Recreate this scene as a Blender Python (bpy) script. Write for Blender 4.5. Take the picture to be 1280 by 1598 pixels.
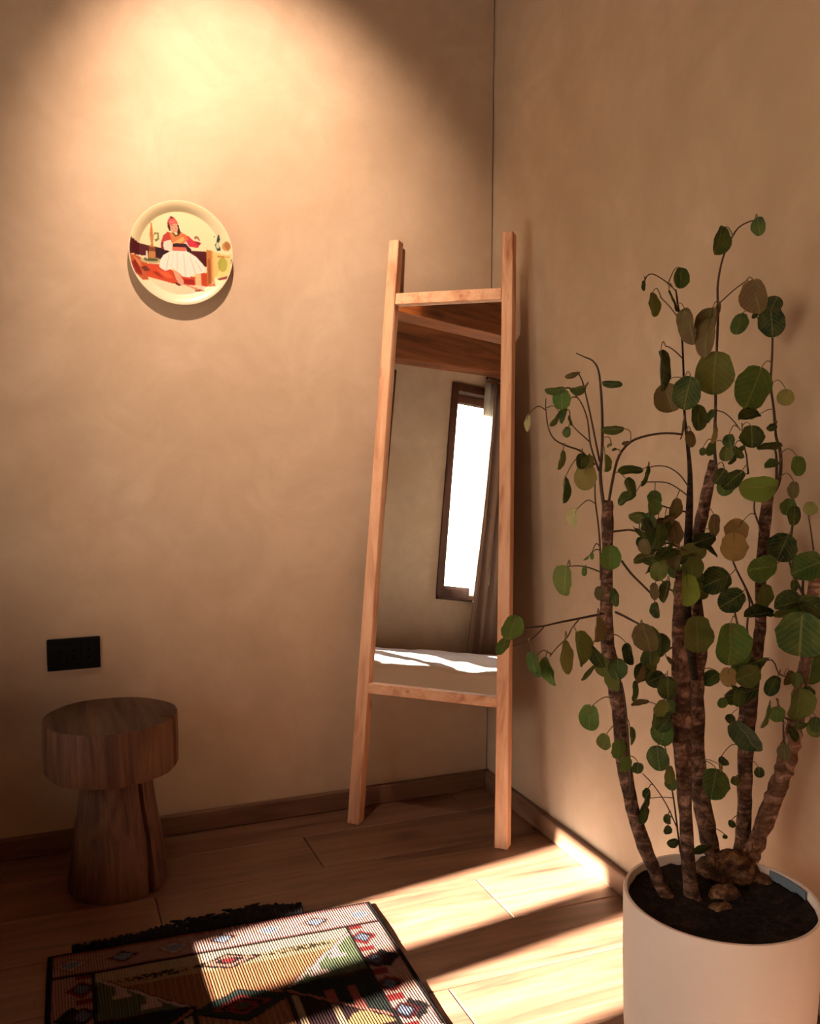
import bpy, bmesh, math, random
from mathutils import Vector, Matrix, noise
random.seed(7)
for o in list(bpy.data.objects): bpy.data.objects.remove(o)
scn = bpy.context.scene
COL = scn.collection
S = 1.15                      # the room is laid out with the camera height as unit, S turns it into metres

# ------------------------------------------------------------------ camera
F_PX, YAW, PITCH, ROLL = 1478.2117, 0.380214, 0.086806, -0.002876
cam_d = bpy.data.cameras.new('camera'); cam = bpy.data.objects.new('camera', cam_d); COL.objects.link(cam)
fw = Vector((math.sin(YAW)*math.cos(PITCH), math.cos(YAW)*math.cos(PITCH), -math.sin(PITCH)))
rt = Vector((math.cos(YAW), -math.sin(YAW), 0)); dn = fw.cross(rt)
cr, sr = math.cos(ROLL), math.sin(ROLL)
rt, dn = cr*rt+sr*dn, -sr*rt+cr*dn
M = Matrix((rt, -dn, -fw)).transposed().to_4x4()
M.translation = Vector((-1.168119, -2.329289, 1.0))*S
cam.matrix_world = M
cam_d.sensor_fit = 'HORIZONTAL'; cam_d.sensor_width = 36; cam_d.lens = 36*F_PX/1280
cam_d.clip_start = .02
scn.camera = cam

# ------------------------------------------------------------------ world, sun, lamp, exposure
SUN_EL, SUN_AZ = math.atan(.54), math.atan(.155)      # the sun shines in from -x
world = bpy.data.worlds.new('sky'); scn.world = world; world.use_nodes = True
wn = world.node_tree.nodes; wl = world.node_tree.links; wn.clear()
sky = wn.new('ShaderNodeTexSky'); sky.sky_type = 'NISHITA'; sky.sun_disc = False
sky.sun_elevation = SUN_EL; sky.sun_rotation = math.radians(270)-SUN_AZ; sky.dust_density = 2.5
bg = wn.new('ShaderNodeBackground'); bg.inputs['Strength'].default_value = .75
wo = wn.new('ShaderNodeOutputWorld')
wl.new(sky.outputs[0], bg.inputs[0]); wl.new(bg.outputs[0], wo.inputs[0])
def lamp(name, kind, loc, energy, color, direction, **kw):
    d = bpy.data.lights.new(name, kind); d.energy = energy; d.color = color
    for k, v in kw.items(): setattr(d, k, v)
    o = bpy.data.objects.new(name, d); COL.objects.link(o); o.location = Vector(loc)*S
    o.rotation_euler = Vector(direction).to_track_quat('-Z', 'Y').to_euler()
    return o
ce = math.cos(SUN_EL)
lamp('sun', 'SUN', (-6, -3, 4), 165, (1, .91, .80), (ce*math.cos(SUN_AZ), ce*math.sin(SUN_AZ), -math.sin(SUN_EL)), angle=math.radians(.6))
lamp('picture_spotlight', 'SPOT', (-.92, -.80, 2.4), 355, (1, .735, .55), (.27, .80, -.88), spot_size=math.radians(60), spot_blend=1, shadow_soft_size=.02)
lamp('beam_spotlight', 'SPOT', (-2.5, -1.15, 2.36), 14, (1, .5, .16), (-.3, -.02, -.12), spot_size=math.radians(55), spot_blend=1, shadow_soft_size=.02)
vs = scn.view_settings
scn.display_settings.display_device = 'sRGB'
vs.view_transform = 'Standard'; vs.look = 'None'; vs.gamma = 1; vs.use_curve_mapping = False
vs.exposure = -0.53
# stems of the plant: kind, then x y z radius (metres) along each stem
STEMS = [
('bark',[(-0.3383,-1.3939,0.3362,0.0143),(-0.3511,-1.389,0.3524,0.0121),(-0.3618,-1.3846,0.3729,0.0116),(-0.374,-1.3783,0.4065,0.0121),(-0.39,-1.3695,0.451,0.0132),(-0.4064,-1.3585,0.5173,0.0126),(-0.4183,-1.3483,0.5943,0.0126),(-0.4231,-1.341,0.6713,0.0131),(-0.4305,-1.3346,0.7262,0.0131),(-0.4397,-1.3266,0.792,0.012),(-0.441,-1.3227,0.8467,0.012),(-0.4383,-1.3205,0.9014,0.0098),(-0.4376,-1.3174,0.9559,0.0098),(-0.4369,-1.3143,1.0103,0.0103),(-0.4362,-1.3144,1.0311,0.0087)]),
('bark',[(-0.3073,-1.4165,0.3264,0.0187),(-0.3115,-1.4106,0.3473,0.0154),(-0.315,-1.4029,0.39,0.0127),(-0.316,-1.3947,0.4494,0.0121),(-0.3158,-1.3864,0.5144,0.0121),(-0.3152,-1.3773,0.5906,0.0155),(-0.314,-1.3694,0.656,0.0177),(-0.3118,-1.3619,0.7215,0.0161),(-0.3112,-1.3557,0.7652,0.0133),(-0.3118,-1.3496,0.8034,0.0105),(-0.3091,-1.3439,0.8528,0.0078),(-0.304,-1.3385,0.9078,0.0056)]),
('bark',[(-0.1801,-1.3225,0.3285,0.0202),(-0.1882,-1.3169,0.3533,0.0178),(-0.1969,-1.3096,0.3947,0.0166),(-0.2053,-1.3013,0.4479,0.0178),(-0.2127,-1.2939,0.4952,0.019),(-0.2185,-1.2855,0.5603,0.0214),(-0.2186,-1.2788,0.6312,0.0214),(-0.2124,-1.2757,0.6904,0.0178),(-0.2031,-1.2744,0.7437,0.0143),(-0.2056,-1.2673,0.8088,0.0119),(-0.2101,-1.2589,0.8798,0.0119),(-0.2039,-1.2558,0.9389,0.0119),(-0.1913,-1.2558,0.9922,0.0113),(-0.18,-1.2559,1.0396,0.0107),(-0.1734,-1.2552,1.0751,0.0089),(-0.1706,-1.2544,1.0952,0.0059)]),
('dark',[(-0.2202,-1.2853,0.6936,0.0071),(-0.2326,-1.2815,0.7657,0.0082),(-0.2403,-1.2785,0.8489,0.0082),(-0.2404,-1.2787,0.9314,0.0076),(-0.2398,-1.2802,1.0016,0.007),(-0.2414,-1.281,1.0713,0.0046),(-0.2487,-1.2806,1.1289,0.0032),(-0.257,-1.2798,1.186,0.0023),(-0.2608,-1.2798,1.254,0.0019),(-0.2666,-1.2791,1.3214,0.0018),(-0.2761,-1.2785,1.3713,0.0018),(-0.2832,-1.2813,1.3961,0.0014)]),
('bark',[(-0.1446,-1.3364,0.3284,0.0214),(-0.1389,-1.3318,0.3575,0.0191),(-0.1326,-1.3259,0.4033,0.0143),(-0.126,-1.3189,0.4613,0.0132),(-0.1205,-1.3115,0.5195,0.0144),(-0.112,-1.3031,0.6019,0.0156),(-0.1009,-1.2979,0.6607,0.0156),(-0.0875,-1.2935,0.7197,0.0121),(-0.0751,-1.2888,0.779,0.0115),(-0.0702,-1.2799,0.8506,0.0109),(-0.062,-1.2723,0.9226,0.0109),(-0.0503,-1.266,0.9948,0.011),(-0.0405,-1.2615,1.0407,0.0085)]),
('knob',[(-0.1457,-1.3446,0.3249,0.0213),(-0.135,-1.3475,0.3636,0.0165),(-0.1129,-1.3533,0.4199,0.0159),(-0.093,-1.3581,0.4772,0.0165),(-0.0802,-1.3618,0.5167,0.0165),(-0.0697,-1.3647,0.555,0.0165),(-0.0615,-1.3668,0.5909,0.0153),(-0.0551,-1.3672,0.6383,0.0141),(-0.0462,-1.3675,0.6973,0.0105),(-0.0402,-1.3707,0.757,0.0105),(-0.0402,-1.3761,0.8289,0.0105),(-0.0402,-1.3839,0.9119,0.0093)]),
('twig',[(-0.4409,-1.3145,1.0105,0.00348),(-0.4443,-1.3111,1.0321,0.00319),(-0.4471,-1.306,1.0755,0.0029),(-0.4427,-1.3036,1.1188,0.00261),(-0.4411,-1.2992,1.173,0.00232),(-0.4419,-1.2948,1.2163,0.00203),(-0.4449,-1.2904,1.251,0.00174),(-0.4535,-1.2854,1.2672,0.00145),(-0.4664,-1.2796,1.2737,0.00116),(-0.4794,-1.2739,1.2801,0.00087)]),
('twig',[(-0.4354,-1.3152,1.0268,0.00261),(-0.4237,-1.3096,1.0698,0.00247),(-0.4102,-1.3054,1.1056,0.00234),(-0.3878,-1.3059,1.1296,0.0022),(-0.3575,-1.3108,1.1406,0.00206),(-0.323,-1.3179,1.145,0.00192),(-0.2927,-1.324,1.1429,0.00178)]),
('twig',[(-0.4474,-1.3038,1.0971,0.00196),(-0.4551,-1.3027,1.1297,0.00174),(-0.4644,-1.2999,1.1728,0.00151),(-0.4746,-1.2967,1.2157,0.00129),(-0.4816,-1.2971,1.2348,0.00108),(-0.4907,-1.2973,1.2473,0.00086)]),
('twig',[(-0.4489,-1.3047,1.0809,0.00185),(-0.4601,-1.3054,1.106,0.00165),(-0.4692,-1.307,1.1298,0.00145),(-0.4758,-1.3082,1.1673,0.00125),(-0.4878,-1.3084,1.1938,0.00105),(-0.5,-1.3098,1.2063,0.00085)]),
('twig',[(-0.4557,-1.301,1.0917,0.00196),(-0.469,-1.3017,1.1027,0.00178),(-0.4853,-1.3011,1.1157,0.0016),(-0.5085,-1.2982,1.1233,0.00143),(-0.5305,-1.2955,1.134,0.00125),(-0.5432,-1.2958,1.1532,0.00108),(-0.5497,-1.2975,1.1827,0.00091),(-0.5524,-1.3018,1.2015,0.00074)]),
('twig',[(-0.4616,-1.2951,1.1296,0.00109),(-0.4766,-1.2964,1.1404,0.00097),(-0.4933,-1.2968,1.1533,0.00086),(-0.506,-1.2987,1.1672,0.00075)]),
('twig',[(-0.4577,-1.3307,0.8985,0.00194),(-0.4589,-1.3288,0.9473,0.00178),(-0.4622,-1.3265,0.9905,0.00161),(-0.4675,-1.3235,1.0336,0.00145),(-0.468,-1.3229,1.0712,0.00129)]),
('twig',[(-0.451,-1.3199,0.9097,0.00131),(-0.4752,-1.3218,0.9189,0.00115),(-0.4982,-1.3246,0.9237,0.001),(-0.5202,-1.3282,0.9242,0.00085)]),
('twig',[(-0.4459,-1.3284,0.8404,0.00261),(-0.4725,-1.3304,0.8382,0.00234),(-0.5039,-1.3307,0.8351,0.00207),(-0.5398,-1.3291,0.8309,0.00181),(-0.5674,-1.3308,0.8279,0.00155),(-0.6005,-1.3301,0.827,0.00129),(-0.6197,-1.335,0.8252,0.00104)]),
('twig',[(-0.5712,-1.3415,0.8303,0.00105),(-0.5851,-1.3413,0.8175,0.00094),(-0.5999,-1.3404,0.8079,0.00083),(-0.6262,-1.3347,0.8003,0.00073)]),
('twig',[(-0.4989,-1.3326,0.8361,0.00129),(-0.5143,-1.334,0.8213,0.00118),(-0.5257,-1.337,0.8065,0.00106),(-0.546,-1.3367,0.7898,0.00095),(-0.5591,-1.3389,0.7774,0.00085)]),
('twig',[(-0.4307,-1.3343,0.8426,0.00218),(-0.4158,-1.341,0.835,0.00196),(-0.4009,-1.3478,0.8264,0.00174),(-0.389,-1.3531,0.82,0.00152)]),
('twig',[(-0.4048,-1.312,0.9261,0.0021),(-0.3901,-1.3199,0.9042,0.00199),(-0.3722,-1.3289,0.8845,0.00188),(-0.3603,-1.3349,0.8713,0.00177)]),
('twig',[(-0.4213,-1.3791,0.5383,0.00238),(-0.4224,-1.3726,0.6028,0.00211),(-0.4245,-1.3657,0.6673,0.00184),(-0.4274,-1.361,0.705,0.00157),(-0.4307,-1.3576,0.7265,0.0013)]),
('twig',[(-0.4318,-1.3212,0.978,0.00196),(-0.4121,-1.3206,0.9794,0.00182),(-0.3924,-1.3202,0.9797,0.00168),(-0.3727,-1.3204,0.9735,0.00154)]),
('twig',[(-0.2113,-1.315,1.0781,0.00319),(-0.213,-1.3095,1.1292,0.00301),(-0.2092,-1.3057,1.1861,0.00283),(-0.2075,-1.301,1.2429,0.00265),(-0.2037,-1.2972,1.2997,0.00247),(-0.1999,-1.2934,1.3565,0.00229),(-0.1996,-1.2893,1.402,0.00211),(-0.1943,-1.2882,1.4361,0.00193),(-0.1861,-1.2888,1.4645,0.00175),(-0.1759,-1.2908,1.4873,0.00157),(-0.1614,-1.2944,1.5101,0.00139),(-0.141,-1.3015,1.5215,0.00121),(-0.1325,-1.3049,1.5215,0.00103)]),
('twig',[(-0.1994,-1.292,1.3736,0.00126),(-0.1841,-1.2967,1.3884,0.00114),(-0.1678,-1.3019,1.4032,0.00103),(-0.1494,-1.308,1.4169,0.00091)]),
('twig',[(-0.2605,-1.2767,1.2768,0.00114),(-0.2708,-1.2715,1.2881,0.00106),(-0.2821,-1.2661,1.2972,0.00099),(-0.2895,-1.263,1.2995,0.00091)]),
('twig',[(-0.2668,-1.2672,1.3507,0.00114),(-0.28,-1.2602,1.3699,0.00103),(-0.2954,-1.2524,1.3869,0.00091)]),
('twig',[(-0.2676,-1.2627,1.3961,0.00114),(-0.284,-1.2545,1.4131,0.00108),(-0.3048,-1.2449,1.4267,0.00103),(-0.3155,-1.241,1.4232,0.00097),(-0.3212,-1.24,1.4096,0.00091)]),
('twig',[(-0.2081,-1.3061,1.1861,0.00114),(-0.1934,-1.3125,1.1804,0.00106),(-0.179,-1.3196,1.1657,0.00099),(-0.1689,-1.3252,1.1498,0.00091)]),
('twig',[(-0.2577,-1.2991,1.0495,0.00126),(-0.2729,-1.2909,1.0722,0.00117),(-0.2937,-1.2813,1.0858,0.00108),(-0.317,-1.272,1.0857,0.001),(-0.3268,-1.2688,1.0777,0.00091)]),
('twig',[(-0.2582,-1.3005,1.0325,0.00114),(-0.2758,-1.2921,1.0472,0.00108),(-0.2945,-1.2836,1.0574,0.00103),(-0.321,-1.273,1.0584,0.00097),(-0.3369,-1.2666,1.0584,0.00091)]),
('twig',[(-0.259,-1.3028,1.0041,0.00183),(-0.2873,-1.3033,1.0107,0.00159),(-0.3153,-1.304,1.0172,0.00135),(-0.3377,-1.3065,1.0269,0.00112)]),
('twig',[(-0.2642,-1.3071,0.9359,0.00205),(-0.2968,-1.3095,0.949,0.00181),(-0.3271,-1.3133,0.9564,0.00157),(-0.3516,-1.3188,0.9692,0.00133)]),
('twig',[(-0.2687,-1.3128,0.8563,0.00183),(-0.2917,-1.3153,0.8639,0.00159),(-0.3142,-1.3175,0.877,0.00135),(-0.3312,-1.3214,0.8956,0.00112)]),
('twig',[(-0.2895,-1.3353,0.7931,0.0018),(-0.3141,-1.3397,0.7732,0.00156),(-0.342,-1.3413,0.7702,0.00133),(-0.369,-1.3411,0.7893,0.0011)]),
('twig',[(-0.2919,-1.3417,0.7146,0.00158),(-0.3186,-1.3393,0.7143,0.00138),(-0.344,-1.3371,0.7185,0.00119),(-0.3661,-1.3361,0.7226,0.001)]),
('twig',[(-0.2945,-1.349,0.6249,0.00146),(-0.3181,-1.3507,0.6396,0.0013),(-0.3351,-1.3547,0.6564,0.00115),(-0.3522,-1.3594,0.6664,0.00099)]),
('twig',[(-0.305,-1.3648,0.4119,0.0018),(-0.3132,-1.3645,0.4596,0.00164),(-0.3214,-1.3643,0.5069,0.00147),(-0.3315,-1.3633,0.5539,0.00131),(-0.3389,-1.3644,0.5894,0.00115),(-0.3457,-1.3674,0.6083,0.00099)]),
('twig',[(-0.31,-1.3586,0.4567,0.00113),(-0.3279,-1.3518,0.4974,0.00101),(-0.35,-1.3438,0.5323,0.0009),(-0.3694,-1.3382,0.5537,0.00078)]),
('twig',[(-0.3218,-1.3612,0.5116,0.00089),(-0.3426,-1.3528,0.5126,0.00078),(-0.3613,-1.3455,0.5104,0.00067)]),
('twig',[(-0.0471,-1.2727,1.0257,0.00388),(-0.0402,-1.2841,1.0504,0.00363),(-0.0402,-1.2888,1.0867,0.00339),(-0.0402,-1.284,1.1165,0.00315),(-0.0402,-1.273,1.1404,0.00291),(-0.0402,-1.2656,1.1885,0.00267),(-0.0408,-1.2554,1.2369,0.00242),(-0.0402,-1.2558,1.2848,0.00218),(-0.0402,-1.2551,1.3326,0.00194)]),
('twig',[(-0.0402,-1.2788,1.0562,0.00291),(-0.0402,-1.277,1.0923,0.00254),(-0.0402,-1.2708,1.1163,0.00218),(-0.051,-1.2621,1.1222,0.00182),(-0.0647,-1.2574,1.1137,0.00145)]),
('twig',[(-0.0402,-1.2534,1.3328,0.00121),(-0.0466,-1.2429,1.3454,0.00113),(-0.0575,-1.2375,1.3575,0.00105),(-0.065,-1.2333,1.3695,0.00097)]),
('twig',[(-0.0852,-1.2535,1.0678,0.00194),(-0.0875,-1.2492,1.104,0.0017),(-0.0924,-1.245,1.1281,0.00145),(-0.0936,-1.2411,1.1643,0.00121)]),
('twig',[(-0.0637,-1.2723,0.9593,0.00218),(-0.0761,-1.264,0.9954,0.00182),(-0.0754,-1.262,1.0196,0.00145)]),
('twig',[(-0.0773,-1.2816,0.8023,0.00242),(-0.103,-1.279,0.8525,0.00209),(-0.1266,-1.2785,0.8901,0.00175),(-0.1447,-1.2808,0.9213,0.00143)]),
('twig',[(-0.0907,-1.283,0.7299,0.00242),(-0.1067,-1.2884,0.7813,0.00208),(-0.1116,-1.2983,0.832,0.00175),(-0.1322,-1.303,0.87,0.00142)]),
('twig',[(-0.1274,-1.3027,0.7616,0.00238),(-0.1452,-1.3044,0.7994,0.00201),(-0.1566,-1.3093,0.8309,0.00164)]),
('twig',[(-0.0822,-1.2881,0.7118,0.00145),(-0.0539,-1.2988,0.7179,0.00137),(-0.0434,-1.3053,0.6938,0.00129),(-0.0402,-1.3186,0.6894,0.00121)]),
('twig',[(-0.0402,-1.3731,0.7694,0.00374),(-0.0518,-1.3732,0.8175,0.00325),(-0.0623,-1.3769,0.8656,0.00276),(-0.0678,-1.3838,0.9017,0.00229)]),
('twig',[(-0.0605,-1.3787,0.8541,0.00276),(-0.0798,-1.3739,0.8894,0.0023),(-0.0937,-1.3713,0.9244,0.00183)]),
('twig',[(-0.0483,-1.3157,0.9152,0.0031),(-0.0402,-1.3199,0.9513,0.0027),(-0.0402,-1.3247,0.9815,0.0023),(-0.0402,-1.3345,1.0061,0.00191)]),
('twig',[(-0.0622,-1.3867,0.7623,0.0023),(-0.0825,-1.3992,0.8072,0.00193),(-0.0959,-1.4157,0.8398,0.00157)]),
('twig',[(-0.0402,-1.3767,0.9342,0.00167),(-0.0402,-1.3689,0.9682,0.00143),(-0.0402,-1.3613,0.9966,0.00119)]),
('twig',[(-0.062,-1.3754,0.6175,0.0021),(-0.0907,-1.375,0.6325,0.00186),(-0.1116,-1.3779,0.6452,0.00161),(-0.1336,-1.3808,0.6531,0.00137)]),
('twig',[(-0.0891,-1.381,0.5748,0.00209),(-0.0966,-1.3799,0.5991,0.00185),(-0.0995,-1.3796,0.6348,0.00162),(-0.112,-1.3754,0.6704,0.00138)]),
]
# leaves: base, joint on its stem, axis, normal, length, width, tint
LEAVES = [
((-0.54,-1.3389,1.2167),(-0.498,-1.3096,1.2042),(-0.884,0.431,-0.183),(-0.189,-0.685,-0.703),0.0311,0.0193,'d'),
((-0.4979,-1.315,1.2437),(-0.4876,-1.2972,1.2431),(-0.841,0.333,-0.426),(0.062,-0.723,-0.688),0.0233,0.0145,'b'),
((-0.5021,-1.3444,1.2212),(-0.477,-1.2969,1.2221),(-0.922,0.204,-0.33),(0.138,-0.622,-0.771),0.0271,0.026,'d'),
((-0.5405,-1.3322,1.2143),(-0.498,-1.3096,1.2042),(-0.01,-0.033,-0.999),(-0.619,-0.785,0.032),0.0312,0.0299,'g'),
((-0.5235,-1.3156,1.1915),(-0.498,-1.3096,1.2042),(-0.397,-0.089,-0.914),(0.456,-0.883,-0.112),0.0211,0.0203,'g'),
((-0.5475,-1.3361,1.1787),(-0.5501,-1.2982,1.1859),(-0.487,-0.11,-0.867),(0.534,-0.822,-0.195),0.027,0.0167,'d'),
((-0.5286,-1.3286,1.1819),(-0.5039,-1.2984,1.1649),(-0.524,0.022,-0.851),(-0.827,-0.253,0.502),0.023,0.0143,'d'),
((-0.5162,-1.3138,1.1728),(-0.5039,-1.2984,1.1649),(0.343,-0.061,-0.937),(0.509,-0.827,0.239),0.017,0.0105,'d'),
((-0.5189,-1.3178,1.1538),(-0.4997,-1.2977,1.1603),(-0.247,0.27,-0.931),(-0.857,-0.509,0.08),0.0169,0.0162,'d'),
((-0.4531,-1.3217,1.2283),(-0.4429,-1.2934,1.2279),(0.824,-0.547,-0.151),(-0.463,-0.495,-0.735),0.0299,0.0185,'d'),
((-0.4236,-1.3371,1.153),(-0.3878,-1.3059,1.1296),(-0.855,0.509,-0.103),(-0.268,-0.602,-0.752),0.0374,0.0232,'v'),
((-0.5332,-1.3265,1.1153),(-0.5122,-1.2978,1.1251),(-0.237,-0.136,-0.962),(0.664,-0.745,-0.058),0.0315,0.0303,'o'),
((-0.5024,-1.3348,1.1113),(-0.4799,-1.3013,1.1114),(-0.079,-0.204,-0.976),(-0.061,-0.976,0.209),0.0253,0.0243,'v'),
((-0.4829,-1.3287,1.1066),(-0.469,-1.3017,1.1027),(-0.199,-0.038,-0.979),(-0.024,-0.999,0.044),0.0213,0.0204,'y'),
((-0.4885,-1.3251,1.0908),(-0.4646,-1.3015,1.099),(-0.064,-0.167,-0.984),(-0.385,-0.905,0.179),0.0405,0.0394,'l'),
((-0.4773,-1.3646,1.1108),(-0.4435,-1.304,1.1116),(-0.167,-0.193,-0.967),(0.534,-0.842,0.076),0.0292,0.028,'o'),
((-0.3606,-1.3027,1.0826),(-0.3252,-1.2694,1.0791),(-0.952,0.304,-0.032),(-0.197,-0.531,0.824),0.0422,0.0262,'d'),
((-0.3535,-1.3096,1.0874),(-0.3219,-1.2704,1.0817),(-0.166,-0.048,-0.985),(0.559,-0.828,-0.054),0.0355,0.022,'d'),
((-0.3981,-1.3181,1.1298),(-0.3878,-1.3059,1.1296),(-0.829,0.435,-0.352),(-0.039,-0.672,-0.74),0.0131,0.0125,'b'),
((-0.4207,-1.3146,1.1175),(-0.4065,-1.3055,1.1096),(-0.831,0.523,-0.189),(-0.423,-0.374,0.825),0.0087,0.0083,'d'),
((-0.4519,-1.3448,1.126),(-0.4422,-1.3022,1.1369),(-0.852,0.187,-0.489),(-0.523,-0.35,0.777),0.0085,0.0081,'y'),
((-0.4237,-1.3489,1.0682),(-0.4215,-1.3089,1.0758),(0.605,-0.216,-0.766),(0.206,-0.887,0.413),0.0299,0.0287,'d'),
((-0.5262,-1.3206,1.0687),(-0.4745,-1.3015,1.1071),(-0.163,-0.183,-0.969),(0.534,-0.842,0.069),0.0403,0.025,'d'),
((-0.5176,-1.3481,1.021),(-0.4666,-1.324,1.0264),(-0.382,-0.047,-0.923),(-0.907,-0.173,0.384),0.0293,0.0281,'p'),
((-0.3736,-1.2999,1.0384),(-0.3342,-1.2677,1.0584),(-0.751,0.498,-0.432),(-0.613,-0.287,0.736),0.0311,0.0299,'d'),
((-0.3286,-1.297,1.0441),(-0.3122,-1.2765,1.0581),(0.012,0.022,-1),(-0.72,-0.694,-0.024),0.027,0.0259,'d'),
((-0.3746,-1.3567,1.0358),(-0.334,-1.3061,1.0253),(0.034,0.077,-0.996),(-0.001,-0.997,-0.077),0.0301,0.0289,'g'),
((-0.377,-1.3394,1.0065),(-0.334,-1.3061,1.0253),(-0.832,0.522,-0.189),(-0.32,-0.73,-0.604),0.0283,0.0272,'o'),
((-0.3798,-1.3506,1.0105),(-0.334,-1.3061,1.0253),(-0.048,-0.127,-0.991),(-0.849,-0.517,0.107),0.0303,0.029,'d'),
((-0.3562,-1.3457,0.9968),(-0.3153,-1.304,1.0172),(-0.114,-0.292,-0.95),(-0.772,-0.576,0.269),0.0294,0.0283,'b'),
((-0.3589,-1.3518,0.9859),(-0.3475,-1.3179,0.9671),(-0.413,-0.138,-0.9),(-0.537,-0.762,0.363),0.0391,0.0375,'d'),
((-0.3497,-1.3448,0.9662),(-0.3312,-1.3142,0.9585),(-0.924,0.195,-0.329),(-0.38,-0.556,0.739),0.0438,0.042,'d'),
((-0.3641,-1.3436,0.9372),(-0.3271,-1.3133,0.9564),(-0.951,0.189,-0.244),(0.024,-0.743,-0.669),0.035,0.0336,'v'),
((-0.3489,-1.3451,0.9328),(-0.317,-1.312,0.9539),(-0.824,0.534,-0.19),(-0.261,-0.655,-0.709),0.0329,0.0316,'d'),
((-0.3245,-1.3579,0.9416),(-0.2806,-1.3083,0.9425),(-0.914,0.365,-0.177),(-0.287,-0.273,0.918),0.0394,0.0378,'d'),
((-0.3074,-1.3288,1.0289),(-0.267,-1.2963,1.0399),(0.046,0.107,-0.993),(0.149,-0.984,-0.099),0.0356,0.0341,'b'),
((-0.3145,-1.3328,0.9904),(-0.2873,-1.3033,1.0107),(-0.045,-0.122,-0.992),(-0.864,-0.493,0.1),0.0377,0.0362,'b'),
((-0.4677,-1.3702,0.9585),(-0.4377,-1.3179,0.9468),(-0.015,-0.045,-0.999),(-0.306,-0.951,0.047),0.0367,0.0367,'g'),
((-0.5468,-1.3686,0.9319),(-0.5166,-1.3276,0.9241),(-0.095,0.124,-0.988),(-0.973,-0.222,0.066),0.0495,0.0476,'o'),
((-0.4924,-1.3358,0.9232),(-0.4829,-1.3227,0.9205),(-0.117,0.158,-0.98),(-0.986,-0.136,0.096),0.016,0.0154,'g'),
((-0.4945,-1.348,0.9425),(-0.4589,-1.3288,0.9473),(-0.514,0.39,-0.764),(0.308,-0.747,-0.589),0.0106,0.0102,'g'),
((-0.4966,-1.3622,0.9504),(-0.4594,-1.3284,0.9545),(-0.111,-0.286,-0.952),(-0.985,-0.092,0.143),0.0115,0.0111,'g'),
((-0.3508,-1.354,0.9247),(-0.3284,-1.3208,0.8925),(-0.374,-0.025,-0.927),(-0.795,-0.506,0.335),0.0327,0.0314,'o'),
((-0.3764,-1.369,0.8929),(-0.3256,-1.3201,0.8894),(-0.099,0.2,-0.975),(-0.995,-0.046,0.092),0.028,0.0269,'b'),
((-0.4818,-1.3676,0.8946),(-0.4577,-1.3307,0.8985),(-0.231,-0.12,-0.966),(-0.919,-0.299,0.257),0.0231,0.0222,'b'),
((-0.4466,-1.3503,0.8856),(-0.4392,-1.3212,0.8832),(-0.038,-0.33,-0.943),(-0.927,-0.341,0.156),0.03,0.0186,'d'),
((-0.2123,-1.3108,1.5003),(-0.1711,-1.292,1.4949),(-0.143,0.098,-0.985),(0.161,-0.979,-0.121),0.0447,0.043,'d'),
((-0.1607,-1.3411,1.5174),(-0.1339,-1.3043,1.5215),(0.034,-0.158,-0.987),(-0.981,-0.191,-0.003),0.0311,0.0299,'d'),
((-0.2372,-1.2339,1.4434),(-0.2813,-1.2559,1.4103),(0.037,0.085,-0.996),(-0.018,-0.996,-0.086),0.0361,0.0346,'d'),
((-0.3449,-1.2744,1.4072),(-0.3193,-1.2403,1.4141),(-0.163,-0.182,-0.97),(0.465,-0.881,0.088),0.0167,0.016,'v'),
((-0.3446,-1.2982,1.3844),(-0.2928,-1.2537,1.3841),(0.048,-0.123,-0.991),(0.417,-0.899,0.132),0.0407,0.0391,'o'),
((-0.316,-1.3068,1.3868),(-0.273,-1.2599,1.4018),(0.482,-0.137,-0.865),(0.597,-0.672,0.439),0.0364,0.0349,'v'),
((-0.2845,-1.3107,1.3573),(-0.2761,-1.2785,1.3713),(0.195,-0.216,-0.957),(-0.95,-0.286,-0.129),0.0621,0.0385,'b'),
((-0.2602,-1.3446,1.3352),(-0.2005,-1.2941,1.3471),(-0.31,-0.092,-0.946),(-0.859,-0.4,0.32),0.0613,0.038,'b'),
((-0.2396,-1.3252,1.3592),(-0.1998,-1.292,1.3717),(-0.302,-0.069,-0.951),(-0.926,-0.214,0.31),0.0467,0.0448,'b'),
((-0.226,-1.326,1.3682),(-0.1994,-1.292,1.3736),(0.05,0.117,-0.992),(0.647,-0.761,-0.057),0.0534,0.0331,'b'),
((-0.1665,-1.3433,1.4083),(-0.1524,-1.3069,1.4147),(0.159,-0.077,-0.984),(-0.919,-0.377,-0.119),0.0558,0.0535,'b'),
((-0.1095,-1.2475,1.3653),(-0.0638,-1.234,1.3675),(-0.401,-0.103,-0.91),(-0.862,-0.294,0.413),0.0393,0.0378,'d'),
((-0.0955,-1.273,1.3691),(-0.0638,-1.234,1.3675),(-0.43,0.25,-0.868),(0.188,-0.915,-0.357),0.0153,0.0147,'v'),
((-0.0657,-1.2913,1.3952),(-0.0638,-1.234,1.3675),(-0.265,0.234,-0.936),(-0.652,-0.758,-0.005),0.0293,0.0317,'v'),
((-0.0654,-1.2753,1.3765),(-0.0612,-1.2354,1.3635),(0.096,0.001,-0.995),(-0.866,-0.493,-0.084),0.0545,0.0523,'v'),
((-0.3328,-1.3102,1.285),(-0.2883,-1.2635,1.2991),(0.149,-0.101,-0.984),(0.609,-0.774,0.172),0.0683,0.0656,'v'),
((-0.2797,-1.2529,1.2329),(-0.2602,-1.2798,1.2427),(0.369,0.021,-0.929),(-0.607,-0.752,-0.258),0.0531,0.0509,'b'),
((-0.2875,-1.3345,1.239),(-0.2602,-1.2798,1.2427),(-0.103,0.19,-0.976),(-0.884,-0.467,0.003),0.055,0.0528,'d'),
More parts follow.
